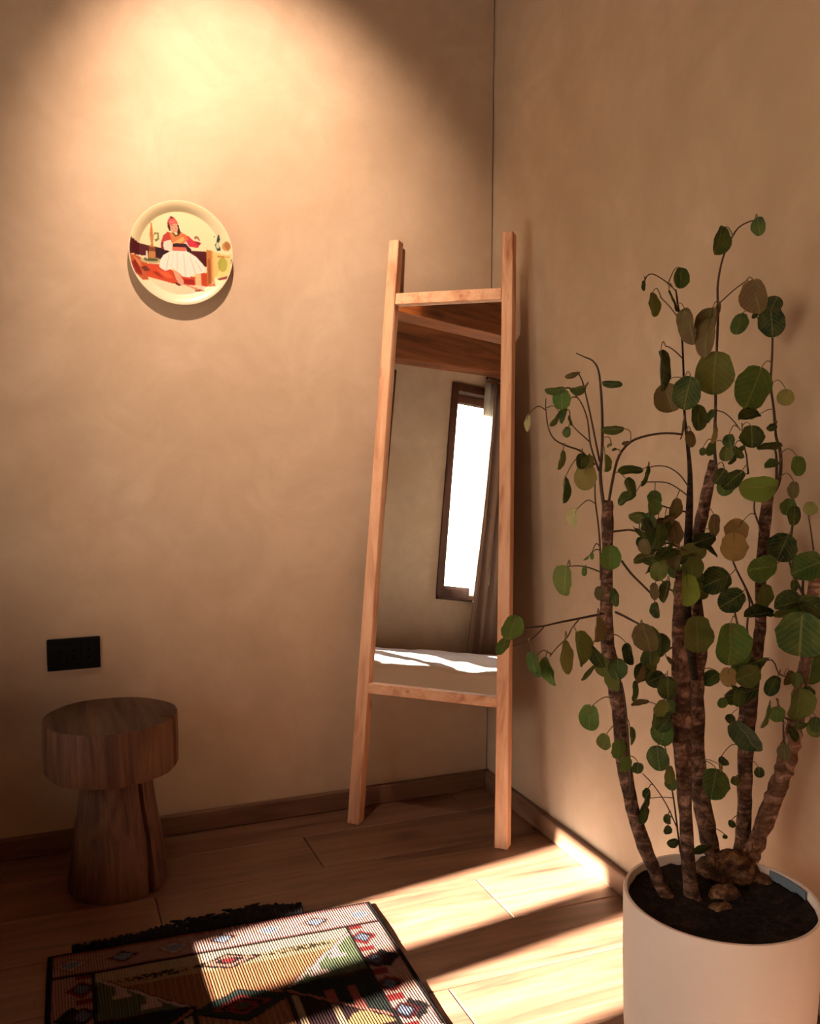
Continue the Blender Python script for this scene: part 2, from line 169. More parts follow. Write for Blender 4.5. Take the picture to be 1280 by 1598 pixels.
((-0.2537,-1.314,1.1905),(-0.2577,-1.2798,1.1974),(-0.109,-0.279,-0.954),(0.132,-0.955,0.265),0.0416,0.0399,'d'),
((-0.2346,-1.332,1.2827),(-0.2043,-1.2979,1.2902),(0.033,0.076,-0.997),(-0.49,-0.868,-0.083),0.0712,0.0683,'o'),
((-0.0841,-1.2755,1.2634),(-0.0402,-1.2556,1.2769),(-0.365,0,-0.931),(-0.156,-0.986,0.061),0.0783,0.0752,'g'),
((-0.0659,-1.322,1.2237),(-0.0408,-1.2554,1.2369),(0.033,0.074,-0.997),(-0.698,-0.712,-0.076),0.0291,0.0314,'y'),
((-0.0945,-1.2841,1.1788),(-0.0402,-1.2656,1.1885),(-0.952,0.304,-0.032),(-0.208,-0.567,0.797),0.0355,0.0341,'v'),
((-0.1065,-1.2819,1.1564),(-0.0934,-1.2418,1.1583),(-0.051,-0.135,-0.99),(-0.554,-0.821,0.141),0.039,0.0438,'v'),
((-0.2398,-1.3411,1.1856),(-0.2092,-1.3057,1.1861),(-0.516,0.044,-0.855),(-0.844,-0.195,0.5),0.0267,0.0165,'v'),
((-0.2964,-1.3296,1.165),(-0.2543,-1.28,1.1671),(0.03,0.068,-0.997),(0.681,-0.732,-0.029),0.031,0.0297,'b'),
((-0.2751,-1.3238,1.1479),(-0.2515,-1.2803,1.148),(-0.111,-0.286,-0.952),(0.211,-0.943,0.259),0.0279,0.0268,'b'),
((-0.2333,-1.3387,1.1548),(-0.2111,-1.3076,1.1576),(-0.326,-0.136,-0.935),(0.541,-0.839,-0.066),0.029,0.0279,'l'),
((-0.214,-1.3485,1.1431),(-0.1723,-1.3233,1.1551),(-0.117,-0.301,-0.946),(-0.909,-0.352,0.225),0.0245,0.0236,'d'),
((-0.2339,-1.3249,1.1272),(-0.213,-1.3095,1.1292),(0.048,0.112,-0.993),(0.037,-0.993,-0.11),0.0225,0.0216,'d'),
((-0.2577,-1.3341,1.1197),(-0.213,-1.3095,1.1292),(-0.011,-0.036,-0.999),(-0.554,-0.832,0.037),0.0134,0.0128,'d'),
((-0.2152,-1.3443,1.1213),(-0.213,-1.3095,1.1292),(0.057,0.134,-0.989),(-0.511,-0.847,-0.144),0.0257,0.0247,'o'),
((-0.126,-1.2616,1.1194),(-0.0924,-1.245,1.1281),(0.592,-0.254,-0.765),(-0.774,-0.445,-0.451),0.0263,0.0163,'v'),
((-0.0655,-1.299,1.1606),(-0.0402,-1.2693,1.1644),(-0.861,0.155,-0.485),(-0.486,-0.529,0.695),0.0189,0.0182,'v'),
((-0.0662,-1.3581,1.1009),(-0.0402,-1.2856,1.1066),(-0.078,-0.203,-0.976),(-0.045,-0.977,0.207),0.0322,0.0345,'g'),
((-0.2347,-1.3636,1.0829),(-0.2116,-1.3141,1.0866),(-0.444,0.22,-0.868),(-0.241,-0.963,-0.121),0.0287,0.0276,'v'),
((-0.1374,-1.2922,1.0733),(-0.086,-1.2521,1.0799),(-0.723,0.249,-0.644),(-0.69,-0.291,0.663),0.0423,0.0406,'v'),
((-0.0654,-1.3046,1.0466),(-0.0402,-1.2779,1.042),(-0.973,0.22,-0.076),(-0.142,-0.819,-0.556),0.0664,0.0637,'Y'),
((-0.0665,-1.3115,1.0912),(-0.0402,-1.2872,1.0966),(-0.894,0.409,-0.181),(-0.368,-0.442,0.818),0.0259,0.0249,'d'),
((-0.066,-1.3512,1.0555),(-0.0402,-1.2856,1.0625),(-0.172,0.029,-0.985),(-0.979,-0.117,0.168),0.0277,0.0266,'b'),
((-0.0769,-1.3534,1.0269),(-0.0402,-1.3329,1.002),(-0.107,0.183,-0.977),(-0.583,-0.808,-0.087),0.03,0.0288,'g'),
((-0.0666,-1.3911,1.0238),(-0.0402,-1.3626,0.9918),(-0.073,-0.19,-0.979),(-0.672,-0.716,0.189),0.0227,0.0249,'y'),
((-0.0656,-1.312,1.1234),(-0.0402,-1.2822,1.1205),(-0.954,0.248,-0.165),(-0.25,-0.363,0.898),0.0447,0.0277,'d'),
((-0.3116,-1.3159,1.0022),(-0.2967,-1.3035,1.0128),(-0.068,-0.179,-0.982),(0.036,-0.984,0.177),0.0202,0.0193,'d'),
((-0.2071,-1.3085,0.9978),(-0.1895,-1.2558,1.0001),(-0.01,-0.034,-0.999),(0.272,-0.962,0.03),0.038,0.0365,'b'),
((-0.1653,-1.3131,0.9649),(-0.1417,-1.2804,0.9162),(-0.043,-0.116,-0.992),(-0.416,-0.901,0.124),0.0511,0.0499,'a'),
((-0.1228,-1.2844,0.9815),(-0.074,-1.2654,0.9894),(-0.396,0.317,-0.862),(-0.734,-0.674,0.089),0.0404,0.0451,'a'),
((-0.0658,-1.3408,0.96),(-0.0402,-1.3207,0.9563),(-0.261,0.24,-0.935),(-0.756,-0.653,0.044),0.0514,0.0549,'v'),
((-0.1146,-1.3641,0.9108),(-0.0483,-1.3157,0.9152),(-0.953,0.253,-0.166),(-0.206,-0.944,-0.257),0.0549,0.0527,'g'),
((-0.0669,-1.421,0.921),(-0.0402,-1.3826,0.8981),(-0.91,0.245,-0.335),(-0.384,-0.805,0.453),0.056,0.0538,'d'),
((-0.1726,-1.3127,0.8877),(-0.1266,-1.2785,0.8901),(-0.873,0.343,-0.345),(-0.481,-0.716,0.505),0.0535,0.0514,'v'),
((-0.1678,-1.34,0.858),(-0.1253,-1.3014,0.8574),(-0.872,0.11,-0.477),(-0.284,-0.908,0.309),0.046,0.0441,'v'),
((-0.2184,-1.3021,0.9388),(-0.2039,-1.2558,0.9389),(-0.88,0.327,-0.344),(-0.192,-0.908,-0.372),0.0462,0.0444,'o'),
((-0.2394,-1.2921,0.9236),(-0.206,-1.2568,0.9192),(-0.015,-0.045,-0.999),(-0.51,-0.859,0.046),0.0417,0.04,'o'),
((-0.2845,-1.3349,0.895),(-0.2404,-1.2786,0.8902),(-0.111,-0.286,-0.952),(-0.035,-0.956,0.291),0.0516,0.056,'Y'),
((-0.2275,-1.3019,0.9448),(-0.2018,-1.2558,0.9478),(0.653,-0.425,-0.627),(0.377,-0.535,0.756),0.0346,0.0332,'v'),
((-0.0759,-1.3635,1.0128),(-0.0402,-1.3329,1.002),(-0.055,-0.145,-0.988),(-0.06,-0.987,0.148),0.0322,0.0309,'v'),
((-0.0844,-1.3271,0.8146),(-0.0727,-1.2843,0.8148),(-0.977,0.213,-0.023),(-0.13,-0.504,0.854),0.0543,0.0337,'v'),
((-0.0942,-1.4086,0.852),(-0.0571,-1.3751,0.8416),(-0.91,0.388,-0.144),(-0.313,-0.415,0.854),0.0472,0.0454,'v'),
((-0.099,-1.4044,0.8284),(-0.0536,-1.3738,0.8255),(-0.913,0.396,-0.093),(-0.277,-0.438,0.855),0.0406,0.0252,'o'),
((-0.1052,-1.4183,0.8522),(-0.0588,-1.3757,0.8496),(0.752,-0.445,-0.486),(-0.243,-0.873,0.424),0.0446,0.0429,'v'),
((-0.0897,-1.3141,0.8632),(-0.0689,-1.2786,0.8626),(-0.023,-0.066,-0.998),(0.023,-0.998,0.066),0.0426,0.0409,'o'),
((-0.3201,-1.3232,0.9302),(-0.3019,-1.3101,0.9503),(-0.09,-0.233,-0.968),(-0.562,-0.791,0.242),0.0201,0.0212,'y'),
((-0.2861,-1.3004,0.916),(-0.2404,-1.2786,0.9177),(-0.061,-0.16,-0.985),(-0.817,-0.559,0.142),0.0285,0.0274,'d'),
((-0.3508,-1.3736,0.896),(-0.3171,-1.3182,0.8802),(-0.172,0.239,-0.956),(-0.978,-0.161,0.136),0.0389,0.0241,'v'),
((-0.363,-1.3534,0.8566),(-0.3623,-1.3339,0.8735),(0.039,-0.364,-0.931),(-0.991,-0.136,0.012),0.0262,0.0252,'v'),
((-0.6483,-1.3823,0.858),(-0.6165,-1.3342,0.8255),(-0.101,0.195,-0.976),(-0.172,-0.969,-0.176),0.0401,0.0385,'g'),
((-0.6551,-1.3659,0.8243),(-0.6165,-1.3342,0.8255),(-0.027,0.155,-0.988),(0.308,-0.939,-0.155),0.0334,0.0321,'g'),
((-0.6274,-1.4004,0.8052),(-0.5999,-1.3404,0.8079),(0.184,-0.01,-0.983),(-0.973,-0.147,-0.181),0.036,0.0345,'d'),
((-0.5958,-1.3573,0.7832),(-0.5547,-1.3381,0.7815),(0.148,-0.326,-0.934),(-0.984,-0.148,-0.104),0.0311,0.0298,'d'),
((-0.5793,-1.3612,0.7847),(-0.5569,-1.3385,0.7795),(0.135,-0.229,-0.964),(-0.969,-0.236,-0.079),0.0498,0.0309,'g'),
((-0.5648,-1.3951,0.8164),(-0.5257,-1.337,0.8065),(0.026,-0.176,-0.984),(0.574,-0.804,0.159),0.0529,0.0508,'y'),
((-0.5338,-1.3803,0.8229),(-0.5162,-1.3345,0.8188),(0.239,0.044,-0.97),(0.529,-0.844,0.092),0.0559,0.0536,'o'),
((-0.4987,-1.3836,0.8467),(-0.4593,-1.3294,0.8393),(-0.171,-0.204,-0.964),(0.475,-0.874,0.101),0.0395,0.0379,'b'),
((-0.5002,-1.3732,0.7956),(-0.4397,-1.3266,0.792),(0.397,-0.353,-0.847),(-0.914,-0.24,-0.328),0.0378,0.0362,'v'),
((-0.4797,-1.3476,0.7561),(-0.4351,-1.3306,0.7591),(-0.408,0.295,-0.864),(0.365,-0.815,-0.45),0.0322,0.0199,'d'),
((-0.4691,-1.3522,0.7699),(-0.4366,-1.3293,0.7701),(0.27,-0.251,-0.929),(-0.762,-0.646,-0.047),0.0332,0.0319,'o'),
((-0.4555,-1.381,0.7752),(-0.4366,-1.3293,0.7701),(-0.052,-0.139,-0.989),(-0.833,-0.54,0.12),0.0349,0.0335,'d'),
((-0.4584,-1.3771,0.7514),(-0.4321,-1.3333,0.7372),(0.011,0.019,-1),(-0.936,-0.351,-0.017),0.0318,0.0305,'o'),
((-0.4043,-1.3328,0.7855),(-0.4399,-1.326,0.8011),(0.124,-0.255,-0.959),(-0.917,-0.4,-0.012),0.0374,0.0232,'v'),
((-0.4132,-1.3904,0.8293),(-0.391,-1.3522,0.821),(0.26,-0.047,-0.964),(-0.826,-0.528,-0.197),0.0487,0.0467,'b'),
((-0.3949,-1.386,0.7873),(-0.3601,-1.3412,0.783),(-0.044,-0.118,-0.992),(-0.361,-0.924,0.125),0.0331,0.032,'d'),
((-0.3716,-1.3796,0.8102),(-0.3601,-1.3412,0.783),(-0.031,-0.084,-0.996),(-0.484,-0.871,0.088),0.0355,0.0341,'d'),
((-0.4011,-1.3738,0.7529),(-0.3624,-1.3363,0.7219),(-0.294,-0.049,-0.954),(0.463,-0.881,-0.098),0.029,0.0279,'b'),
((-0.4164,-1.3742,0.7287),(-0.3624,-1.3363,0.7219),(-0.172,-0.206,-0.963),(0.573,-0.816,0.073),0.0311,0.0299,'d'),
((-0.3528,-1.368,0.7343),(-0.3313,-1.3382,0.7164),(-0.713,0.485,-0.507),(-0.521,-0.85,-0.08),0.0328,0.0317,'v'),
((-0.4856,-1.3516,0.6876),(-0.4256,-1.3389,0.6896),(-0.063,0.069,-0.996),(-0.876,-0.482,0.022),0.0407,0.0391,'g'),
((-0.3788,-1.3602,0.6889),(-0.3494,-1.3586,0.6648),(-0.896,0.407,-0.181),(-0.281,-0.201,0.938),0.0284,0.0176,'b'),
((-0.2274,-1.2965,0.8075),(-0.2052,-1.2685,0.7979),(-0.037,-0.1,-0.994),(-0.449,-0.887,0.106),0.0605,0.0582,'o'),
((-0.2033,-1.3551,0.8064),(-0.1452,-1.3044,0.7994),(-0.078,-0.203,-0.976),(-0.137,-0.968,0.213),0.0703,0.0726,'g'),
((-0.1178,-1.4342,0.8323),(-0.0892,-1.4074,0.8236),(0.033,0.074,-0.997),(-0.682,-0.728,-0.076),0.0751,0.0839,'d'),
((-0.3635,-1.3926,0.7381),(-0.3229,-1.3389,0.715),(-0.108,-0.277,-0.955),(-0.264,-0.918,0.296),0.0376,0.0361,'v'),
((-0.1771,-1.2979,0.704),(-0.2093,-1.2753,0.7082),(-0.824,0.268,-0.499),(-0.567,-0.39,0.726),0.0355,0.034,'d'),
((-0.1784,-1.3266,0.7176),(-0.0897,-1.2943,0.7098),(0.035,0.081,-0.996),(-0.718,-0.692,-0.082),0.0349,0.0335,'a'),
((-0.1326,-1.3505,0.7162),(-0.0897,-1.2943,0.7098),(-0.886,0.313,-0.343),(-0.329,-0.944,-0.01),0.0441,0.0423,'o'),
((-0.1009,-1.3359,0.7298),(-0.0634,-1.2952,0.7159),(-0.971,0.178,-0.157),(-0.03,-0.748,-0.663),0.0447,0.0429,'d'),
((-0.1184,-1.3327,0.6782),(-0.0986,-1.2971,0.6705),(-0.86,0.374,-0.348),(-0.141,-0.829,-0.541),0.0588,0.0565,'v'),
((-0.1252,-1.2806,0.6647),(-0.1009,-1.2979,0.6607),(0.009,0.016,-1),(-0.465,-0.885,-0.018),0.0338,0.0326,'g'),
((-0.163,-1.2939,0.6538),(-0.1009,-1.2979,0.6607),(0.014,0.026,-1),(-0.464,-0.885,-0.029),0.0191,0.0191,'g'),
((-0.1249,-1.2754,0.6151),(-0.1064,-1.3005,0.6312),(0.039,0.089,-0.995),(-0.863,-0.498,-0.078),0.0219,0.021,'v'),
((-0.139,-1.3124,0.6019),(-0.112,-1.3031,0.6019),(-0.777,0.373,-0.507),(-0.159,-0.896,-0.415),0.0202,0.0194,'v'),
((-0.1651,-1.3382,0.6228),(-0.112,-1.3031,0.6019),(0.542,-0.187,-0.819),(-0.822,-0.318,-0.472),0.0676,0.0649,'t'),
((-0.1762,-1.4264,0.6793),(-0.13,-1.3803,0.6518),(-0.198,-0.036,-0.979),(0.517,-0.853,-0.073),0.0419,0.0403,'d'),
((-0.1496,-1.4175,0.6714),(-0.1078,-1.3768,0.6586),(-0.017,-0.051,-0.999),(-0.574,-0.817,0.052),0.0279,0.029,'g'),
((-0.0946,-1.4114,0.6945),(-0.0492,-1.3674,0.6776),(-0.016,-0.049,-0.999),(-0.086,-0.995,0.05),0.0566,0.0589,'o'),
((-0.0657,-1.3557,0.7106),(-0.0402,-1.3159,0.69),(0.04,0.093,-0.995),(-0.008,-0.996,-0.093),0.0282,0.027,'b'),
((-0.0745,-1.3804,0.7127),(-0.0448,-1.3675,0.7071),(-0.098,-0.253,-0.962),(-0.577,-0.773,0.262),0.0231,0.0222,'o'),
((-0.0665,-1.4126,0.7529),(-0.0402,-1.3691,0.7468),(-0.154,0.073,-0.985),(0.249,-0.962,-0.11),0.0522,0.0501,'d'),
((-0.0926,-1.354,0.7002),(-0.0416,-1.3061,0.6926),(-0.67,0.029,-0.742),(-0.729,-0.218,0.649),0.0351,0.0336,'v'),
((-0.0665,-1.4217,0.634),(-0.0562,-1.3671,0.6304),(0.028,0.062,-0.998),(-0.841,-0.539,-0.057),0.0273,0.0262,'o'),
((-0.1181,-1.4061,0.5956),(-0.0941,-1.3803,0.591),(-0.26,-0.2,-0.945),(-0.876,-0.363,0.318),0.0273,0.0262,'b'),
((-0.3566,-1.3824,0.6587),(-0.3323,-1.354,0.6536),(-0.139,0.107,-0.984),(-0.852,-0.52,0.064),0.0435,0.0417,'g'),
((-0.3926,-1.4027,0.6875),(-0.3494,-1.3586,0.6648),(-0.048,-0.128,-0.991),(0.286,-0.952,0.109),0.0298,0.0286,'d'),
((-0.3478,-1.3832,0.6659),(-0.3294,-1.3534,0.6508),(-0.9,0.396,-0.18),(-0.409,-0.631,0.659),0.0239,0.023,'v'),
((-0.3478,-1.3806,0.6942),(-0.3125,-1.3644,0.6997),(0.012,0.022,-1),(-0.968,-0.249,-0.017),0.0239,0.023,'d'),
((-0.4625,-1.3614,0.6399),(-0.4215,-1.3434,0.6456),(-0.105,0.186,-0.977),(-0.816,-0.578,-0.023),0.0269,0.0258,'o'),
((-0.4614,-1.4002,0.6449),(-0.4199,-1.3459,0.62),(-0.082,-0.213,-0.974),(0.09,-0.974,0.206),0.0315,0.0303,'g'),
((-0.4517,-1.4154,0.667),(-0.4241,-1.3668,0.6566),(0.152,-0.094,-0.984),(0.556,-0.815,0.164),0.0281,0.027,'d'),
((-0.4429,-1.3929,0.6105),(-0.4183,-1.3483,0.5943),(0.015,0.031,-0.999),(-0.01,-0.999,-0.031),0.0265,0.0255,'g'),
((-0.4174,-1.3912,0.5973),(-0.4224,-1.3726,0.6028),(0.006,0.006,-1),(-0.436,-0.9,-0.008),0.0214,0.0205,'d'),
((-0.3873,-1.4016,0.6243),(-0.3446,-1.3669,0.6051),(-0.073,-0.191,-0.979),(-0.87,-0.467,0.156),0.0406,0.039,'d'),
((-0.3688,-1.4111,0.5883),(-0.334,-1.3637,0.5658),(-0.041,-0.11,-0.993),(0.174,-0.98,0.101),0.0268,0.0257,'o'),
((-0.3491,-1.3914,0.5633),(-0.3315,-1.3633,0.5539),(-0.072,-0.187,-0.98),(-0.791,-0.587,0.17),0.0229,0.022,'d'),
((-0.1962,-1.3225,0.5329),(-0.2165,-1.2883,0.5386),(-0.189,-0.012,-0.982),(-0.633,-0.763,0.131),0.0586,0.0563,'d'),
((-0.1871,-1.3233,0.5557),(-0.1163,-1.3073,0.5606),(0.383,-0.382,-0.841),(-0.876,-0.438,-0.201),0.0199,0.0191,'v'),
((-0.2112,-1.3453,0.5521),(-0.2156,-1.2897,0.5277),(0.32,-0.124,-0.939),(0.402,-0.88,0.254),0.0161,0.0155,'l'),
((-0.1225,-1.35,0.5347),(-0.1191,-1.3101,0.5332),(-0.083,-0.215,-0.973),(-0.589,-0.777,0.222),0.0176,0.0188,'v'),
((-0.158,-1.3293,0.5154),(-0.1223,-1.314,0.5),(0.022,0.047,-0.999),(-0.787,-0.615,-0.046),0.0177,0.017,'o'),
((-0.3848,-1.3727,0.5271),(-0.3582,-1.3467,0.5107),(-0.413,0.097,-0.905),(0.429,-0.856,-0.288),0.0284,0.0273,'t'),
((-0.3713,-1.3575,0.5327),(-0.35,-1.3438,0.5323),(-0.139,0.108,-0.984),(-0.966,-0.234,0.111),0.0188,0.0181,'g'),
((-0.3909,-1.3774,0.5125),(-0.3582,-1.3467,0.5107),(-0.048,-0.127,-0.991),(0.326,-0.94,0.105),0.0316,0.0303,'d'),
((-0.345,-1.3803,0.492),(-0.3189,-1.3552,0.4771),(-0.048,-0.129,-0.991),(-0.933,-0.347,0.091),0.0165,0.0159,'v'),
((-0.3539,-1.3908,0.4777),(-0.3159,-1.3563,0.4703),(-0.035,-0.095,-0.995),(-0.309,-0.946,0.101),0.0153,0.0153,'v'),
((-0.3251,-1.3821,0.4451),(-0.3091,-1.3647,0.4358),(-0.724,0.468,-0.508),(-0.442,-0.879,-0.18),0.0199,0.0191,'v'),
((-0.1759,-1.3435,0.4422),(-0.1304,-1.3236,0.4226),(-0.018,-0.052,-0.998),(-0.894,-0.447,0.039),0.0152,0.0146,'v'),
((-0.1746,-1.3262,0.4071),(-0.1997,-1.3068,0.4124),(0.021,0.044,-0.999),(-0.643,-0.764,-0.047),0.0083,0.0095,'v'),
((-0.2257,-1.3414,0.4003),(-0.194,-1.312,0.3809),(-0.871,0.348,-0.346),(-0.114,-0.829,-0.547),0.0325,0.0312,'d'),
((-0.5948,-1.3202,1.1744),(-0.5497,-1.2975,1.1827),(-0.235,-0.034,-0.971),(-0.963,-0.129,0.237),0.0269,0.0167,'p'),
((-0.4105,-1.3596,0.9838),(-0.3825,-1.3203,0.9766),(0.849,-0.163,-0.503),(0.296,-0.641,0.708),0.0235,0.0226,'g'),
((-0.3225,-1.2841,0.9235),(-0.3271,-1.3133,0.9564),(-0.087,0.143,-0.986),(0.51,-0.844,-0.167),0.0308,0.0296,'v'),
((-0.3513,-1.3211,1.0027),(-0.3265,-1.3052,1.0221),(-0.833,0.415,-0.367),(-0.087,-0.753,-0.653),0.0243,0.0234,'v'),
((-0.4068,-1.3789,1.0042),(-0.376,-1.3204,0.9745),(0.35,-0.308,-0.884),(0.379,-0.817,0.435),0.0306,0.0294,'v'),
((-0.319,-1.3551,0.9448),(-0.286,-1.3087,0.9447),(-0.332,0.083,-0.94),(-0.935,-0.162,0.316),0.034,0.0326,'b'),
((-0.3659,-1.3525,0.9928),(-0.3475,-1.3179,0.9671),(-0.943,0.137,-0.304),(-0.333,-0.396,0.855),0.026,0.025,'v'),
((-0.3325,-1.3319,0.9986),(-0.306,-1.3037,1.015),(-0.308,-0.085,-0.947),(-0.42,-0.882,0.216),0.0365,0.035,'v'),
((-0.367,-1.3633,0.9922),(-0.3475,-1.3179,0.9671),(0.046,-0.128,-0.991),(0.244,-0.96,0.136),0.0355,0.0341,'d'),
((-0.3581,-1.3251,0.9467),(-0.3394,-1.316,0.9628),(0.003,-0.001,-1),(0.602,-0.798,0.003),0.0243,0.0234,'v'),
((-0.3374,-1.3572,0.959),(-0.3019,-1.3101,0.9503),(-0.53,0.052,-0.847),(0.476,-0.808,-0.347),0.0294,0.0283,'d'),
((-0.4077,-1.3795,0.9713),(-0.376,-1.3204,0.9745),(0.261,-0.094,-0.961),(-0.918,-0.331,-0.217),0.0264,0.0254,'b'),
((-0.319,-1.3373,0.9999),(-0.2873,-1.3033,1.0107),(-0.739,0.344,-0.579),(0.043,-0.834,-0.55),0.0309,0.0297,'b'),
((-0.2252,-1.2865,0.8992),(-0.2081,-1.2578,0.8995),(0.294,-0.192,-0.936),(-0.931,-0.279,-0.235),0.0256,0.0246,'d'),
((-0.257,-1.3004,0.9234),(-0.2404,-1.2786,0.9177),(-0.922,0.275,-0.271),(-0.012,-0.722,-0.692),0.0264,0.0253,'v'),
((-0.2135,-1.3143,0.9614),(-0.1976,-1.2558,0.9656),(-0.923,0.272,-0.271),(-0.381,-0.56,0.736),0.0356,0.0342,'v'),
((-0.231,-1.2852,0.8679),(-0.2094,-1.2603,0.8679),(0.757,-0.394,-0.522),(-0.115,-0.866,0.486),0.0338,0.0325,'o'),
((-0.2244,-1.2849,0.9442),(-0.2039,-1.2558,0.9389),(-0.949,0.179,-0.26),(-0.009,-0.838,-0.546),0.0245,0.0235,'v'),
((-0.1355,-1.334,0.713),(-0.0919,-1.295,0.7),(-0.766,0.131,-0.629),(0.238,-0.852,-0.467),0.0327,0.0314,'v'),
((-0.133,-1.3021,0.7289),(-0.0907,-1.283,0.7299),(0.664,-0.452,-0.596),(-0.621,-0.777,-0.102),0.0333,0.032,'d'),
((-0.172,-1.3272,0.6876),(-0.0964,-1.2964,0.6803),(0.74,-0.518,-0.429),(0.149,-0.496,0.856),0.021,0.0201,'g'),
((-0.1826,-1.3541,0.766),(-0.1274,-1.3027,0.7616),(0.346,-0.319,-0.883),(-0.093,-0.948,0.306),0.032,0.0307,'g'),
((-0.1355,-1.3009,0.7359),(-0.0934,-1.2839,0.7385),(-0.153,-0.251,-0.956),(-0.872,-0.421,0.25),0.0345,0.0331,'d'),
((-0.1625,-1.3383,0.6793),(-0.0986,-1.2971,0.6705),(-0.122,-0.126,-0.984),(-0.06,-0.989,0.134),0.029,0.0279,'d'),
((-0.1055,-1.3977,0.8874),(-0.0798,-1.3739,0.8894),(0.011,-0.301,-0.953),(0.039,-0.953,0.301),0.0203,0.0195,'v'),
((-0.0955,-1.3929,0.83),(-0.0553,-1.3744,0.8336),(-0.874,0.434,-0.217),(-0.443,-0.532,0.721),0.0227,0.0218,'g'),
((-0.1033,-1.4042,0.8462),(-0.0588,-1.3757,0.8496),(0.796,-0.409,-0.445),(-0.56,-0.776,-0.289),0.0394,0.0378,'g'),
((-0.0764,-1.382,0.8354),(-0.0571,-1.3751,0.8416),(-0.879,0.297,-0.374),(-0.372,-0.916,0.147),0.0218,0.0209,'v'),
((-0.0954,-1.4054,0.8464),(-0.0571,-1.3751,0.8416),(0.17,0.1,-0.98),(0.383,-0.924,-0.028),0.0259,0.0249,'d'),
((-0.0667,-1.4102,0.9124),(-0.0402,-1.3826,0.8981),(-0.888,0.352,-0.296),(-0.409,-0.899,0.157),0.0327,0.0316,'d'),
((-0.3902,-1.3782,0.7816),(-0.3556,-1.3412,0.7798),(0.083,-0.263,-0.961),(0.433,-0.859,0.272),0.0354,0.034,'o'),
((-0.3442,-1.3642,0.7612),(-0.3328,-1.3408,0.7712),(0.684,-0.129,-0.718),(0.517,-0.608,0.602),0.0219,0.021,'b'),
((-0.3554,-1.369,0.7869),(-0.3328,-1.3408,0.7712),(-0.644,0.386,-0.661),(-0.763,-0.386,0.518),0.0283,0.0272,'d'),
((-0.3701,-1.3591,0.7495),(-0.3551,-1.3366,0.7206),(-0.791,0.083,-0.607),(-0.591,-0.364,0.72),0.0372,0.0357,'v'),
((-0.3979,-1.3737,0.8197),(-0.391,-1.3522,0.821),(0.575,-0.452,-0.682),(-0.481,-0.861,0.165),0.0257,0.0247,'o'),
((-0.0665,-1.4251,0.6447),(-0.0551,-1.3672,0.6383),(-0.192,-0.114,-0.975),(-0.895,-0.387,0.222),0.0261,0.025,'d'),
((-0.0726,-1.4069,0.6971),(-0.0462,-1.3675,0.6973),(0.528,-0.033,-0.849),(-0.746,-0.495,-0.445),0.0217,0.0208,'v'),
((-0.0963,-1.4067,0.6339),(-0.0668,-1.3754,0.62),(0.905,-0.193,-0.38),(-0.385,-0.754,-0.533),0.0228,0.0219,'v'),
((-0.117,-1.4131,0.6272),(-0.0985,-1.3797,0.623),(0.586,-0.231,-0.777),(0.252,-0.859,0.445),0.0271,0.026,'v'),
((-0.0661,-1.3992,0.6231),(-0.062,-1.3754,0.6175),(0.687,-0.528,-0.499),(0.057,-0.646,0.761),0.0276,0.0265,'o'),
((-0.1082,-1.2374,1.06),(-0.0852,-1.2535,1.0678),(-0.54,0.223,-0.812),(-0.806,-0.414,0.422),0.0389,0.0374,'g'),
((-0.1107,-1.2712,1.1195),(-0.0908,-1.2464,1.1201),(-0.788,0.231,-0.571),(0.195,-0.785,-0.587),0.0226,0.0217,'g'),
((-0.1191,-1.2558,1.1069),(-0.0899,-1.2471,1.116),(-0.594,0.087,-0.8),(0.437,-0.799,-0.412),0.024,0.023,'v'),
((-0.3702,-1.4071,0.6716),(-0.3294,-1.3534,0.6508),(-0.562,0.17,-0.809),(-0.329,-0.944,0.031),0.0278,0.0267,'d'),
((-0.3839,-1.4126,0.7063),(-0.3494,-1.3586,0.6648),(-0.361,0.011,-0.933),(-0.011,-1,-0.008),0.0307,0.0295,'o'),
((-0.339,-1.3623,0.6304),(-0.3181,-1.3507,0.6396),(-0.679,0.2,-0.706),(-0.719,-0.372,0.587),0.021,0.0202,'v'),
]

